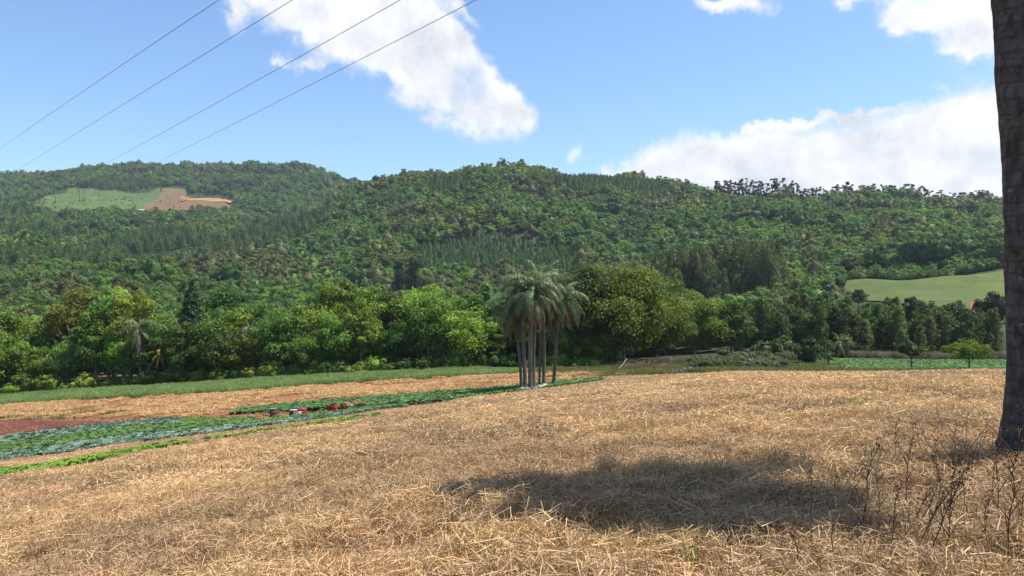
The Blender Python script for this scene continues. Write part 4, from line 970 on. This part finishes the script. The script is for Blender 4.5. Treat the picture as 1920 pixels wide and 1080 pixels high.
# the nearest blue-green cabbages in view are plants of their own
bpx, bpy_ = pix(B_low[:, 0], B_low[:, 1]); inv = np.where((bpx > 2) & (bpx < 1918))[0]; ix = inv[np.argsort(B_low[inv, 1])][:280]; rest = np.setdiff1d(np.arange(len(B_low)), ix)
for k in ix:
    x, y = B_low[k]; o = link('cabbage_plant', CAB[k % 4], None, (x, y, float(Z(x, y)) + .05), (0, 0, random.random() * 6.28), random.uniform(.95, 1.4), jit_col(random.choice([BLUE, (.07, .13, .07), (.19, .26, .225), (.09, .155, .10)]), .15))
    tag(o, 'blue green cabbage beside the straw strip, ' + ('at the left edge of the photo' if bpx[k] < 90 else 'below the dark soil' if bpx[k] < 205 else 'below the red soil strip' if bpx[k] < 440 else 'in front of the drum and crates'), 'cabbage', 'cabbages in the row nearest the straw strip')
crop_scatter('cabbage_rows', np.concatenate([B_low[rest]]), C_BLUE, 'blue green cabbages further along the row beside the straw strip', 'cabbages')
crop_scatter('cabbage_rows', B_top, C_BLUE, 'blue green cabbage rows along the red soil', 'cabbages')
crop_scatter('leafy_rows', np.concatenate([B_mid, B_end, B_r]), C_GRN, 'dark green vegetable rows between the cabbage rows', 'vegetables')
crop_scatter('leafy_rows', rows_in(ALO, AUP, 442, 1125, .6, (0, 1)), C_A, 'bright green vegetable strip behind the barrel and crates', 'vegetables', 1.0, 1.6)
L1 = rows_in(E0, CUP, -250, 330, .5, (.1, 1.0)); L2 = rows_in(E0, CUP, 330, 720, .5, (.3, 1.0), .45)
crop_scatter('weed_strip', np.concatenate([L1, L2]), C_LIME, 'lime green leafy strip along the edge of the straw field', 'vegetables', .7, 1.2)
# cabbage field on the right
P_ = grid_pts(92, 158, .62, .33, .85); px, py = pix(P_[:, 0], P_[:, 1]); front = np.interp(px, [1400, 1500, 1560, 1870], [118, 116, 110, 92]); back = np.interp(px, [1480, 1540, 1870], [128, 146, 152])
P_ = P_[(P_[:, 1] > front) & (P_[:, 1] < back) & (px > 1500)]; C_FIELD = crop_sets('field_crop', [(.14, .25, .09), (.12, .22, .07), (.16, .27, .12), (.09, .17, .05)])
crop_scatter('cabbage_field', P_, C_FIELD, 'field of green cabbages beyond the crest of the straw field', 'cabbages', 1.0, 1.5)

# silvery reeds and rough grass in the hollow
C_REED = proto_coll('reeds', [(grass_patch(570 + i, 1.6, 170, 1.5, .07), c) for i, c in enumerate([(.16, .16, .11), (.12, .14, .07), (.20, .19, .145)])]); C_ROUGH = proto_coll('rough_grass', [(grass_patch(575 + i, 1.8, 220, .5, .05), c) for i, c in enumerate([(.16, .17, .05), (.20, .17, .07), (.10, .14, .04)])])
C_SILV = proto_coll('silver_shrub', [(broadleaf_crown(580 + i, 2.4, 1.3, -.3, 14, 900, .26, .9, False), c) for i, c in enumerate([(.12, .135, .08), (.085, .12, .04), (.15, .155, .11)])])
def reeds(x0, x1, y0, y1, n, col, name, label, cat, s=1.0):
    px = rng.uniform(x0, x1, n); Y = rng.uniform(y0, y1, n); X = (px - CX) / F * Y
    scatter(name, np.stack([X, Y, Z(X, Y)], -1), rng.random(n) * 6.28, s * (.7 + .6 * rng.random(n)), rng.integers(0, 3, n), col, label, cat)
reeds(1295, 1470, 106, 122, 90, C_SILV, 'silvery_scrub', 'silvery grey scrub in the hollow beyond the straw field', 'reeds')
reeds(1380, 1530, 134, 150, 80, C_SILV, 'silvery_scrub', 'silvery grey scrub in front of the light green bushes', 'reeds')
reeds(1560, 1900, 156, 161, 240, C_REED, 'reeds', 'pale reeds between the cabbage field and the eucalyptus row', 'reeds', .8)
reeds(1230, 1330, 122, 136, 100, C_REED, 'reeds', 'pale reeds below the broad bright green tree', 'reeds', .8)
reeds(1130, 1560, 92, 150, 900, C_ROUGH, 'rough_grass', 'rough olive and brown grass in the hollow', 'grass')
reeds(1000, 1260, 90, 118, 420, C_ROUGH, 'rough_grass', 'rough grass at the end of the ploughed field', 'grass', .7)
reeds(1440, 1900, 90, 98, 260, C_ROUGH, 'rough_grass', 'olive grass along the front of the cabbage field', 'grass', .8)

# ------------------------------------------------------------------ barrel, crates, stones, brush
M['rust'] = simple('rust', (.13, .075, .055), .75, .4, 6, .3); M['crate_red'] = simple('crate_red', (.33, .05, .03), .5, .2, 8); M['crate_orange'] = simple('crate_orange', (.36, .12, .05), .5, .2, 8); M['crate_dark'] = simple('crate_dark', (.05, .03, .025), .6, .3, 8); M['crate_white'] = simple('crate_white', (.45, .44, .42), .5, .15, 8)
M['stone'] = simple('stone', (.085, .075, .07), .9, .4, 2.5, .8); M['pale_stone'] = simple('pale_stone', (.24, .20, .165), .9, .3, 2.5, .6); M['dry_wood'] = simple('dry_wood', (.36, .30, .23), .85, .3, 3, .5); M['metal'] = simple('metal', (.12, .12, .13), .5, .2, 3); M['roof_sheet'] = simple('roof_sheet', (.42, .42, .42), .5, .1, 2); M['wall_dark'] = simple('wall_dark', (.06, .05, .045), .8, .2, 2)

def barrel():
    X, Y = ground_at(513, 788); e = bpy.data.objects.new('oil_drum', None); C.objects.link(e); e.location = (X, Y, float(Z(X, Y)) + .04); tag(e, 'rusty brown steel drum standing between the vegetable strips', 'drum')
    prof = [(0, 0), (.29, 0), (.30, .02), (.29, .05), (.29, .28), (.305, .30), (.29, .32), (.29, .58), (.305, .60), (.29, .62), (.29, .86), (.30, .88), (.285, .89), (.27, .865)]
    n = 24; V = [(r * math.cos(a), r * math.sin(a), z) for r, z in prof for a in np.arange(n) / n * 6.2832]; Q = [(i * n + j, i * n + (j + 1) % n, (i + 1) * n + (j + 1) % n, (i + 1) * n + j) for i in range(len(prof) - 1) for j in range(n)]
    mb = MB(); mb.add(V, Q); link('body', mb.mesh('body', M['rust'], True), e)
    mb = MB(); V = [(0, 0, .868)] + [(.272 * math.cos(a), .272 * math.sin(a), .868) for a in np.arange(n) / n * 6.2832]; mb.add(V, None, [(0, 1 + j, 1 + (j + 1) % n) for j in range(n)]); link('lid', mb.mesh('lid', M['pale_stone']), e)
barrel()
def clods():
    q = np.concatenate([band_points(BUP, SLO, -200, 700, .8), band_points(SLO, SUP, -200, 1150, 2.2)]); me = []
    for k in range(3): mb = MB(); lump(mb, (0, 0, 0), (1, .8, .6), np.random.default_rng(k), .3, ICO1); me.append((mb.mesh('clod', M['red_soil']), (1, 1, 1)))
    scatter('soil_clods', np.stack([q[:, 0], q[:, 1], Z(q[:, 0], q[:, 1]) + .08], -1), rng.random(len(q)) * 6.28, .06 + .2 * rng.random(len(q)) ** 2, rng.integers(0, 3, len(q)), proto_coll('clod', me), 'clods of red earth on the ploughed soil', 'soil')
clods()


def crate(px, py, w, d, h, mat, rot, label, lid=None, tip=0):
    X, Y = ground_at(px, py); e = bpy.data.objects.new('crate', None); C.objects.link(e); e.location = (X, Y, float(Z(X, Y)) + .07 + (d / 2 * abs(math.sin(tip)))); e.rotation_euler = (tip, 0, rot); tag(e, label, 'crate', 'harvest crates between the vegetable strips')
    mb = MB(); t = .02; mb.add(*box(0, 0, t / 2, w, d, t)); link('floor', mb.mesh('floor', M[mat]), e)
    for k, (x, y, sx, sy) in enumerate(((0, -d / 2 + t / 2, w, t), (0, d / 2 - t / 2, w, t), (-w / 2 + t / 2, 0, t, d - 2 * t), (w / 2 - t / 2, 0, t, d - 2 * t))):
        mb = MB()
        for s in range(3): hh = h / 3 * .8; mb.add(*box(x, y, t + .005 + (s + .5) * (h / 3), sx, sy, hh))
        for q in (-1, 1): mb.add(*box(x + (q * (sx / 2 - .02) if sx > sy else .012 * np.sign(x)), y + (q * (sy / 2 - .02) if sy > sx else .012 * np.sign(y)), h / 2 + t, .03, .03, h))
        link('side_panel', mb.mesh('side_panel', M[mat]), e)
    if lid: mb = MB(); mb.add(*box(0, 0, h + t + .03, w * .94, d * .94, .04)); link('lid', mb.mesh('lid', M[lid]), e)
crate(550, 781, .62, .5, .42, 'crate_dark', .3, 'dark crate with a pale top nearest the drum', 'crate_white')
crate(558, 780.5, .5, .4, .3, 'crate_white', -.2, 'pale crate between the dark crate and the red crate')
crate(566, 779, .66, .5, .46, 'crate_red', .15, 'bright red crate beside the pale crate', 'crate_red')
crate(587, 776.5, .5, .4, .14, 'crate_dark', .1, 'low dark tray alone on the red soil')
crate(621, 771.5, .6, .5, .46, 'crate_dark', .5, 'dark crate touching the tilted red crate')
crate(626, 771, .6, .45, .42, 'crate_red', -.35, 'red crate tilted beside its dark neighbour', None, .5)
crate(649, 767.5, .55, .5, .46, 'crate_orange', .4, 'orange brown crate at the start of the row of crates', 'crate_orange')
crate(657, 767, .45, .4, .38, 'crate_white', .1, 'white crate between the two orange crates')
crate(665, 766, .55, .45, .42, 'crate_orange', .1, 'orange crate in the middle of the row of crates', 'crate_orange')
crate(672, 765.5, .4, .4, .34, 'crate_dark', .2, 'small dark crate after the orange crate')
crate(680, 765, .6, .45, .38, 'crate_red', -.1, 'dark red crate at the end of the row of crates')


def rock_mesh(seed):
    g = np.random.default_rng(seed); v, f = ICO2; k = 1 + .5 * (vnoise(v[:, 0] * 1.7 + seed * 3, v[:, 1] * 1.7 + v[:, 2] * 2.1, seed) - .5) + .12 * (g.random(len(v)) - .5); mb = MB(); mb.add(v * k[:, None] * np.array([1, .8, .6]), tris=f); return mb
ROCKS = [rock_mesh(600 + i) for i in range(4)]; RD = [r.mesh('rock', M['stone']) for r in ROCKS]; RP = [r.mesh('rock', M['pale_stone']) for r in ROCKS]
def rock(px, Y, s, pale, label, group=None, dz=.1):
    X, _ = ray_at(px, Y); o = link('rock', random.choice(RP if pale else RD), None, (X, Y, float(Z(X, Y)) + dz * s), (random.random(), random.random(), random.random() * 6), s); tag(o, label, 'rock', group)
for i, (px, Y, s) in enumerate(((1262, 97, .8), (1270, 98, .6), (1282, 96, .9), (1296, 97, 1.0), (1240, 99, .7), (1305, 96, .6), (1288, 98, .7), (1250, 97, .5), (1275, 95, .6))):
    rock(px, Y, s * .62, False, 'dark rock in the heap at the end of the straw field', 'rocks heaped at the field end', .35)
for i, (px, Y, s) in enumerate(((972, 71.0, .45), (980, 70.3, .5), (988, 69.8, .4), (1000, 70.2, .45), (1010, 71.5, .5), (1020, 73.5, .5), (1028, 74, .4), (1004, 69.6, .35), (968, 70.3, .3))):
    rock(px, Y, s, i % 3 != 0, 'stone among the roots of the palm cluster', 'stones at the foot of the palms', .3)


def log(name, px0, Y0, z0, px1, Y1, z1, r, label, cat, mat='dry_wood', wob=.1):
    a = np.array([*ray_at(px0, Y0), 0]); b_ = np.array([*ray_at(px1, Y1), 0]); a[2] = Z(a[0], a[1]) + z0; b_[2] = Z(b_[0], b_[1]) + z1; t = np.linspace(0, 1, 9)[:, None]
    p = a + (b_ - a) * t + wob * np.sin(t * 5 + [[0, 1, 2]]) * (t * (1 - t)) * 2; V, Q, T = tube(p - a, r * np.linspace(1, .5, 9), 7); mb = MB(); mb.add(V, Q, T); o = link(name, mb.mesh(name, M[mat], True), None, tuple(a)); return tag(o, label, cat)
log('dead_branch', 1158, 108, .1, 1176, 110, 1.6, .07, 'pale bare branch leaning on the brush heap', 'branch', wob=.15)
log('log', 1012, 71.6, .35, 1026, 73, .5, .16, 'pale fallen log among the stones under the palms', 'log')
log('dead_branch', 148, 127, 6.0, 162, 127, 9.2, .16, 'pale dead branch poking out of the forest edge', 'branch', wob=.7)
log('log', 620, 117, .2, 648, 118, .4, .12, 'pale dead branch lying at the foot of the forest edge', 'log', wob=.5)


def brush(px, Y, w, h, n, col, label):
    g = np.random.default_rng(int(px)); mb = MB()
    for i in range(n):
        a = g.random() * 6.28; r = w / 2 * math.sqrt(g.random()); s = np.array([math.cos(a) * r, math.sin(a) * r * .6, -.1]); b2 = g.random() * 6.28; L = h * g.uniform(.5, 1.4); t = np.linspace(0, 1, 6)[:, None]
        p = s + t * np.array([math.cos(b2) * L * .8, math.sin(b2) * L * .8, L * (1.1 - r / w)]) - np.array([0, 0, L * .55]) * t ** 2; V, Q, T = tube(p, np.linspace(.03, .012, 6), 3, False); mb.add(V, Q, tint=g.random())
    X, _ = ray_at(px, Y); o = link('brush_heap', mb.mesh('brush_heap', M['twig']), None, (X, Y, float(Z(X, Y))), color=col); tag(o, label, 'brush heap')
brush(1212, 110, 7.0, 2.6, 520, (.17, .12, .075), 'big heap of dry brown brushwood below the big yellow green tree')
brush(600, 121, 4.5, 1.3, 200, (.2, .15, .1), 'low heap of brown cuttings at the forest edge above the oat strip')
brush(895, 119, 3.0, 1.0, 160, (.26, .19, .11), 'small tan heap of cuttings at the end of the oat strip')
brush(680, 119, 5, 1.0, 180, (.24, .2, .15), 'pale tangle of dead branches at the foot of the forest edge')
# dark furrow heaps in the hollow: banks of bare earth
loft('earth_bank', pl([(1320, 690), (1400, 688), (1450, 688)]), pl([(1320, 684), (1400, 681), (1450, 683)]), 1322, 1450, 'crop_soil', .5, 30, 5)

# ------------------------------------------------------------------ power line, pylons, hut, mast
def wire(pts, label):
    (x0, y0), (x1, y1), (x2, y2) = pts; Y0, Y1 = 62.0, 900.0; t = np.linspace(0, 1, 80)
    tm = (x1 - x0) / (x2 - x0); q = lambda a, b_, c: a * (1 - t) + c * t + (b_ - (a * (1 - tm) + c * tm)) * (t * (1 - t)) / (tm * (1 - tm))
    px, py = q(x0, x1, x2), q(y0, y1, y2); Y = 1 / ((1 - t) / Y0 + t / Y1); p = np.stack([(px - CX) / F * Y, Y, EYE + (CY - py) / F * Y], -1)
    V, Q, T = tube(p - p[0], .045, 5); mb = MB(); mb.add(V, Q, T); o = link('power_cable', mb.mesh('power_cable', M['metal'], True), None, tuple(p[0])); tag(o, label, 'cable', 'overhead power cables')
wire([(775, -240), (410, 0), (-110, 354)], 'uppermost overhead cable, leftmost of the four in the sky')
wire([(938, -240), (548, 0), (-60, 376)], 'second overhead cable, crossing the edge of the big cloud')
wire([(1163, -240), (750, 0), (20, 402)], 'third overhead cable, crossing the middle of the big cloud')
wire([(1350, -240), (892, 0), (108, 398)], 'lowest overhead cable, reaching the tip of the big cloud first')
def pylon(px, py, h, label, legs=2):
    X, Y = ground_at(px, py); e = bpy.data.objects.new('power_pylon', None); C.objects.link(e); e.location = (X, Y, float(Z(X, Y)) + 1); tag(e, label, 'pylon')
    for k in range(legs):
        x = (k - (legs - 1) / 2) * 5.5; V, Q, T = tube([(x, 0, -2), (x, 0, h)], [.5, .35], 6); mb = MB(); mb.add(V, Q, T); link('pole', mb.mesh('pole', M['metal']), e)
    mb = MB(); mb.add(*box(0, 0, h - 1.5, 12 if legs > 1 else 5, .5, .5)); link('crossarm', mb.mesh('crossarm', M['metal']), e)
    for x in (-5, 0, 5) if legs > 1 else (-2, 2): mb = MB(); mb.add(*box(x, 0, h - 2.4, .35, .35, 1.6)); link('insulator', mb.mesh('insulator', M['metal']), e)
pylon(153, 378, 22, 'two legged power pylon in the green hill meadow'); pylon(104, 383, 20, 'single pole pylon left of the two legged pylon', 1)
def hut():
    X, Y = ground_at(265, 405); e = bpy.data.objects.new('hut', None); C.objects.link(e); e.location = (X, Y, float(Z(X, Y)) + 2); tag(e, 'tiny white roofed shed on the bare brown hillside', 'shed')
    mb = MB(); mb.add(*box(0, 0, 1.3, 8, 5, 2.6)); link('wall', mb.mesh('wall', M['wall_dark']), e); mb = MB(); V = [(-5, -3.2, 2.5), (5, -3.2, 2.5), (5, 0, 3.8), (-5, 0, 3.8), (-5, 3.2, 2.5), (5, 3.2, 2.5), (-5, -3.2, 2.75), (5, -3.2, 2.75), (5, 0, 4.05), (-5, 0, 4.05), (-5, 3.2, 2.75), (5, 3.2, 2.75)]
    mb.add(V, [(0, 1, 2, 3), (3, 2, 5, 4), (6, 9, 8, 7), (9, 10, 11, 8), (0, 6, 7, 1), (4, 5, 11, 10)]); link('roof', mb.mesh('roof', M['roof_sheet']), e)
hut()
X, Y = ray_at(1852, 735); V, Q, T = tube([(0, 0, -2), (0, 0, 17)], .22, 6); mb = MB(); mb.add(V, Q, T); tag(link('radio_mast', mb.mesh('radio_mast', M['metal']), None, (X, Y, float(Z(X, Y)))), 'thin bare mast on the skyline beside the thick palm trunk', 'mast')

# ------------------------------------------------------------------ dry weeds and green tufts close by
def weed_mesh(seed, h):
    g = np.random.default_rng(seed); mb = MB(); t = np.linspace(0, 1, 8); p = np.stack([.16 * h * t ** 2 * g.normal(), .16 * h * t ** 2 * g.normal(), t * h - .03], -1) + np.stack([.012 * g.normal(size=8), .012 * g.normal(size=8), 0 * t], -1)
    V, Q, T = tube(p, np.linspace(.005, .002, 8), 5); mb.add(V, Q, T, tint=.4)
    for i in range(g.integers(5, 10)):
        k = g.uniform(.25, .95); s = np.array([np.interp(k, t, p[:, j]) for j in range(3)]); a = g.random() * 6.28; L = h * g.uniform(.12, .38) * (1.1 - k); tt = np.linspace(0, 1, 4)[:, None]
        q = s + tt * np.array([math.cos(a) * L * .7, math.sin(a) * L * .7, L]); V, Q, T = tube(q, np.linspace(.004, .002, 4), 4); mb.add(V, Q, T, tint=.4)
        if g.random() < .5: cards(mb, q[-1] + g.normal(size=(5, 3)) * .018, g.normal(size=(5, 3)), .024, .012, g.random(5) * .5, g)
    if seed % 2:
        n = 46; k = g.uniform(.5, 1, n); c = np.stack([np.interp(k, t, p[:, j]) for j in range(3)], -1) + g.normal(size=(n, 3)) * np.array([.016, .016, .012]); cards(mb, c, g.normal(size=(n, 3)), .026, .015, g.random(n) * .45, g)
    return mb.mesh('dry_weed', M['twig'])
WEEDS = [weed_mesh(700 + i, [.75, .9, .6, 1.0, .7, .85, .55, .95][i]) for i in range(8)]
WPOS = [(1648, 1010), (1668, 1040), (1600, 1060), (1610, 1075), (1790, 1075), (1765, 1000), (1742, 985), (1720, 1060), (1862, 960), (1905, 990), (1840, 1040), (1890, 1070), (1560, 1075), (1520, 1040), (1497, 1080), (1697, 960), (1680, 900), (1760, 930), (1830, 900), (1785, 900), (1735, 890), (1815, 1000), (1700, 1085), (1750, 1090), (1850, 1090), (1775, 1045), (1902, 930), (1870, 1010), (1640, 940), (1620, 985), (1465, 1060), (1705, 1010), (1800, 955), (1735, 1035), (1660, 1090), (1915, 1040)]
WL = ['tall', 'slender', 'leaning', 'branching']
for i, (px, py) in enumerate(WPOS):
    X, Y = ground_at(px, py); s = random.uniform(.75, 1.1); k = i % 8
    o = link('dry_weed', WEEDS[k], None, (X, Y, float(Z(X, Y))), (0, 0, random.random() * 6.28), s, (.11, .072, .045) if k % 2 else (.17, .12, .075))
    wm = 'at the bottom edge of the photo' if py > 1055 else 'just beside the thick palm base' if px > 1770 and py < 940 else 'behind the yellow green tuft' if px < 1720 and py < 960 else 'in front of the thick palm' if px > 1800 else 'between the palm shadow and the thick palm' if px > 1680 else 'in the right part of the palm shadow'
    tag(o, '%s %s weed stalk %s' % ('tall' if s * [.75, .9, .6, 1.0, .7, .85, .55, .95][k] > .72 else 'short', 'dark seedy' if k % 2 else 'bare branching', wm), 'weed', 'weed stalks with seed heads' if k % 2 else 'bare branching weed stalks')
# pale twigs and dead grass round the thick palm
def twigs(px, py, n, w, h, col, label, seed):
    g = np.random.default_rng(seed); mb = MB()
    for i in range(n):
        s = np.array([g.uniform(-w, w) / 2, g.uniform(-w, w) / 3, 0]); a = g.random() * 6.28; L = h * g.uniform(.5, 1.2); t = np.linspace(0, 1, 8)[:, None]
        p = s + t * np.array([math.cos(a) * L * .6, math.sin(a) * L * .4, L]) + np.array([.12 * g.normal(), .1 * g.normal(), -.25]) * t ** 2 * L + .02 * np.sin(t * 9 + i); V, Q, T = tube(p, np.linspace(.007, .0025, 8), 4); mb.add(V, Q, T, tint=g.random())
    X, Y = ground_at(px, py); o = link('dry_vine', mb.mesh('dry_vine', M['twig']), None, (X, Y, float(Z(X, Y))), color=col); tag(o, label, 'vine')
twigs(1895, 872, 26, .9, 1.1, (.33, .28, .22), 'pale dry vines tangled in front of the thick palm base', 1); twigs(1840, 885, 14, .8, .8, (.20, .15, .10), 'brown dry vines left of the thick palm base', 2); twigs(1770, 850, 10, .9, .8, (.18, .13, .09), 'thin brown twigs standing in the straw left of the palm base', 3)
def tuft(px, py, n, h, w, col, label, spread=.12):
    X, Y = ground_at(px, py); o = link('grass_tuft', grass_patch(int(px), spread * 2, n, h, w), None, (X, Y, float(Z(X, Y)) + .02), color=col); tag(o, label, 'grass tuft')
tuft(1592, 925, 70, .26, .012, (.26, .30, .05), 'yellow green grass tuft in the palm shadow'); tuft(1296, 1078, 14, .25, .01, (.12, .2, .04), 'thin green grass blades at the bottom edge of the photo', .05)
tuft(1640, 865, 26, .3, .018, (.10, .16, .04), 'green leafy weed at the edge of the palm shadow', .14); tuft(136, 1026, 12, .1, .015, (.10, .18, .04), 'tiny green weed in the near straw', .05); tuft(1282, 935, 16, .16, .015, (.07, .13, .03), 'small green weed inside the palm shadow', .08)
for (px, py, lab, wh) in ((1603, 762, 'yellow green', 'in the straw above the palm shadow'), (1662, 795, 'dark green', 'in the straw above the palm shadow'), (805, 778, 'bright green', 'in the straw near the end of the lime strip'), (1030, 752, 'dark green', 'in the straw in front of the leaning palm'), (1818, 718, 'yellow green', 'below the round yellow green tree'), (1780, 723, 'pale green', 'at the far edge of the straw field'), (1860, 722, 'mid green', 'at the far field edge beside the thick palm'), (950, 764, 'yellow green', 'in the straw left of the palm cluster'), (1080, 765, 'yellow green', 'in the straw right of the palm cluster'), (500, 855, 'mid green', 'in the straw below the rusty drum'), (215, 900, 'olive green', 'in the straw beside the lime green strip')):
    c = {'yellow green': (.22, .26, .04), 'dark green': (.06, .12, .03), 'bright green': (.12, .2, .03), 'pale green': (.18, .25, .07), 'mid green': (.11, .17, .04), 'olive green': (.15, .16, .05)}[lab]
    tuft(px, py, 60, .3, .03, c, lab + ' weed tuft ' + wh, .3)
# low weeds on the red soil
for i, (px, py) in enumerate(((70, 786), (95, 784), (155, 776), (175, 775), (20, 785), (45, 786), (120, 786), (215, 777))):
    o = tag(link('weed_clump', grass_patch(800 + i, 2.0, 160, .4, .06), None, (*ground_at(px, py), float(Z(*ground_at(px, py))) + .08), color=(.10, .15, .035)), 'low green weeds growing on the red ploughed soil', 'weeds', 'weeds on the red soil')

# ------------------------------------------------------------------ haze
def haze():
    mb = MB(); zlo = -46.0; zhi = 330.0; mb.add(*box(0, 1200, (zlo + zhi) / 2, 14000, 2900, zhi - zlo)); m = bpy.data.materials.new('haze'); m.use_nodes = True; nt = m.node_tree; nt.nodes.clear(); b = NB(nt)
    v = b.n('ShaderNodeVolumePrincipled'); v.inputs['Color'].default_value = (.72, .82, 1, 1); v.inputs['Density'].default_value = .00008; v.inputs['Anisotropy'].default_value = 0.2
    o = b.n('ShaderNodeOutputMaterial'); nt.links.new(v.outputs[0], o.inputs['Volume']); tag(link('haze', mb.mesh('haze', m)), 'thin blue haze over the valley', 'haze', kind='stuff')
haze()
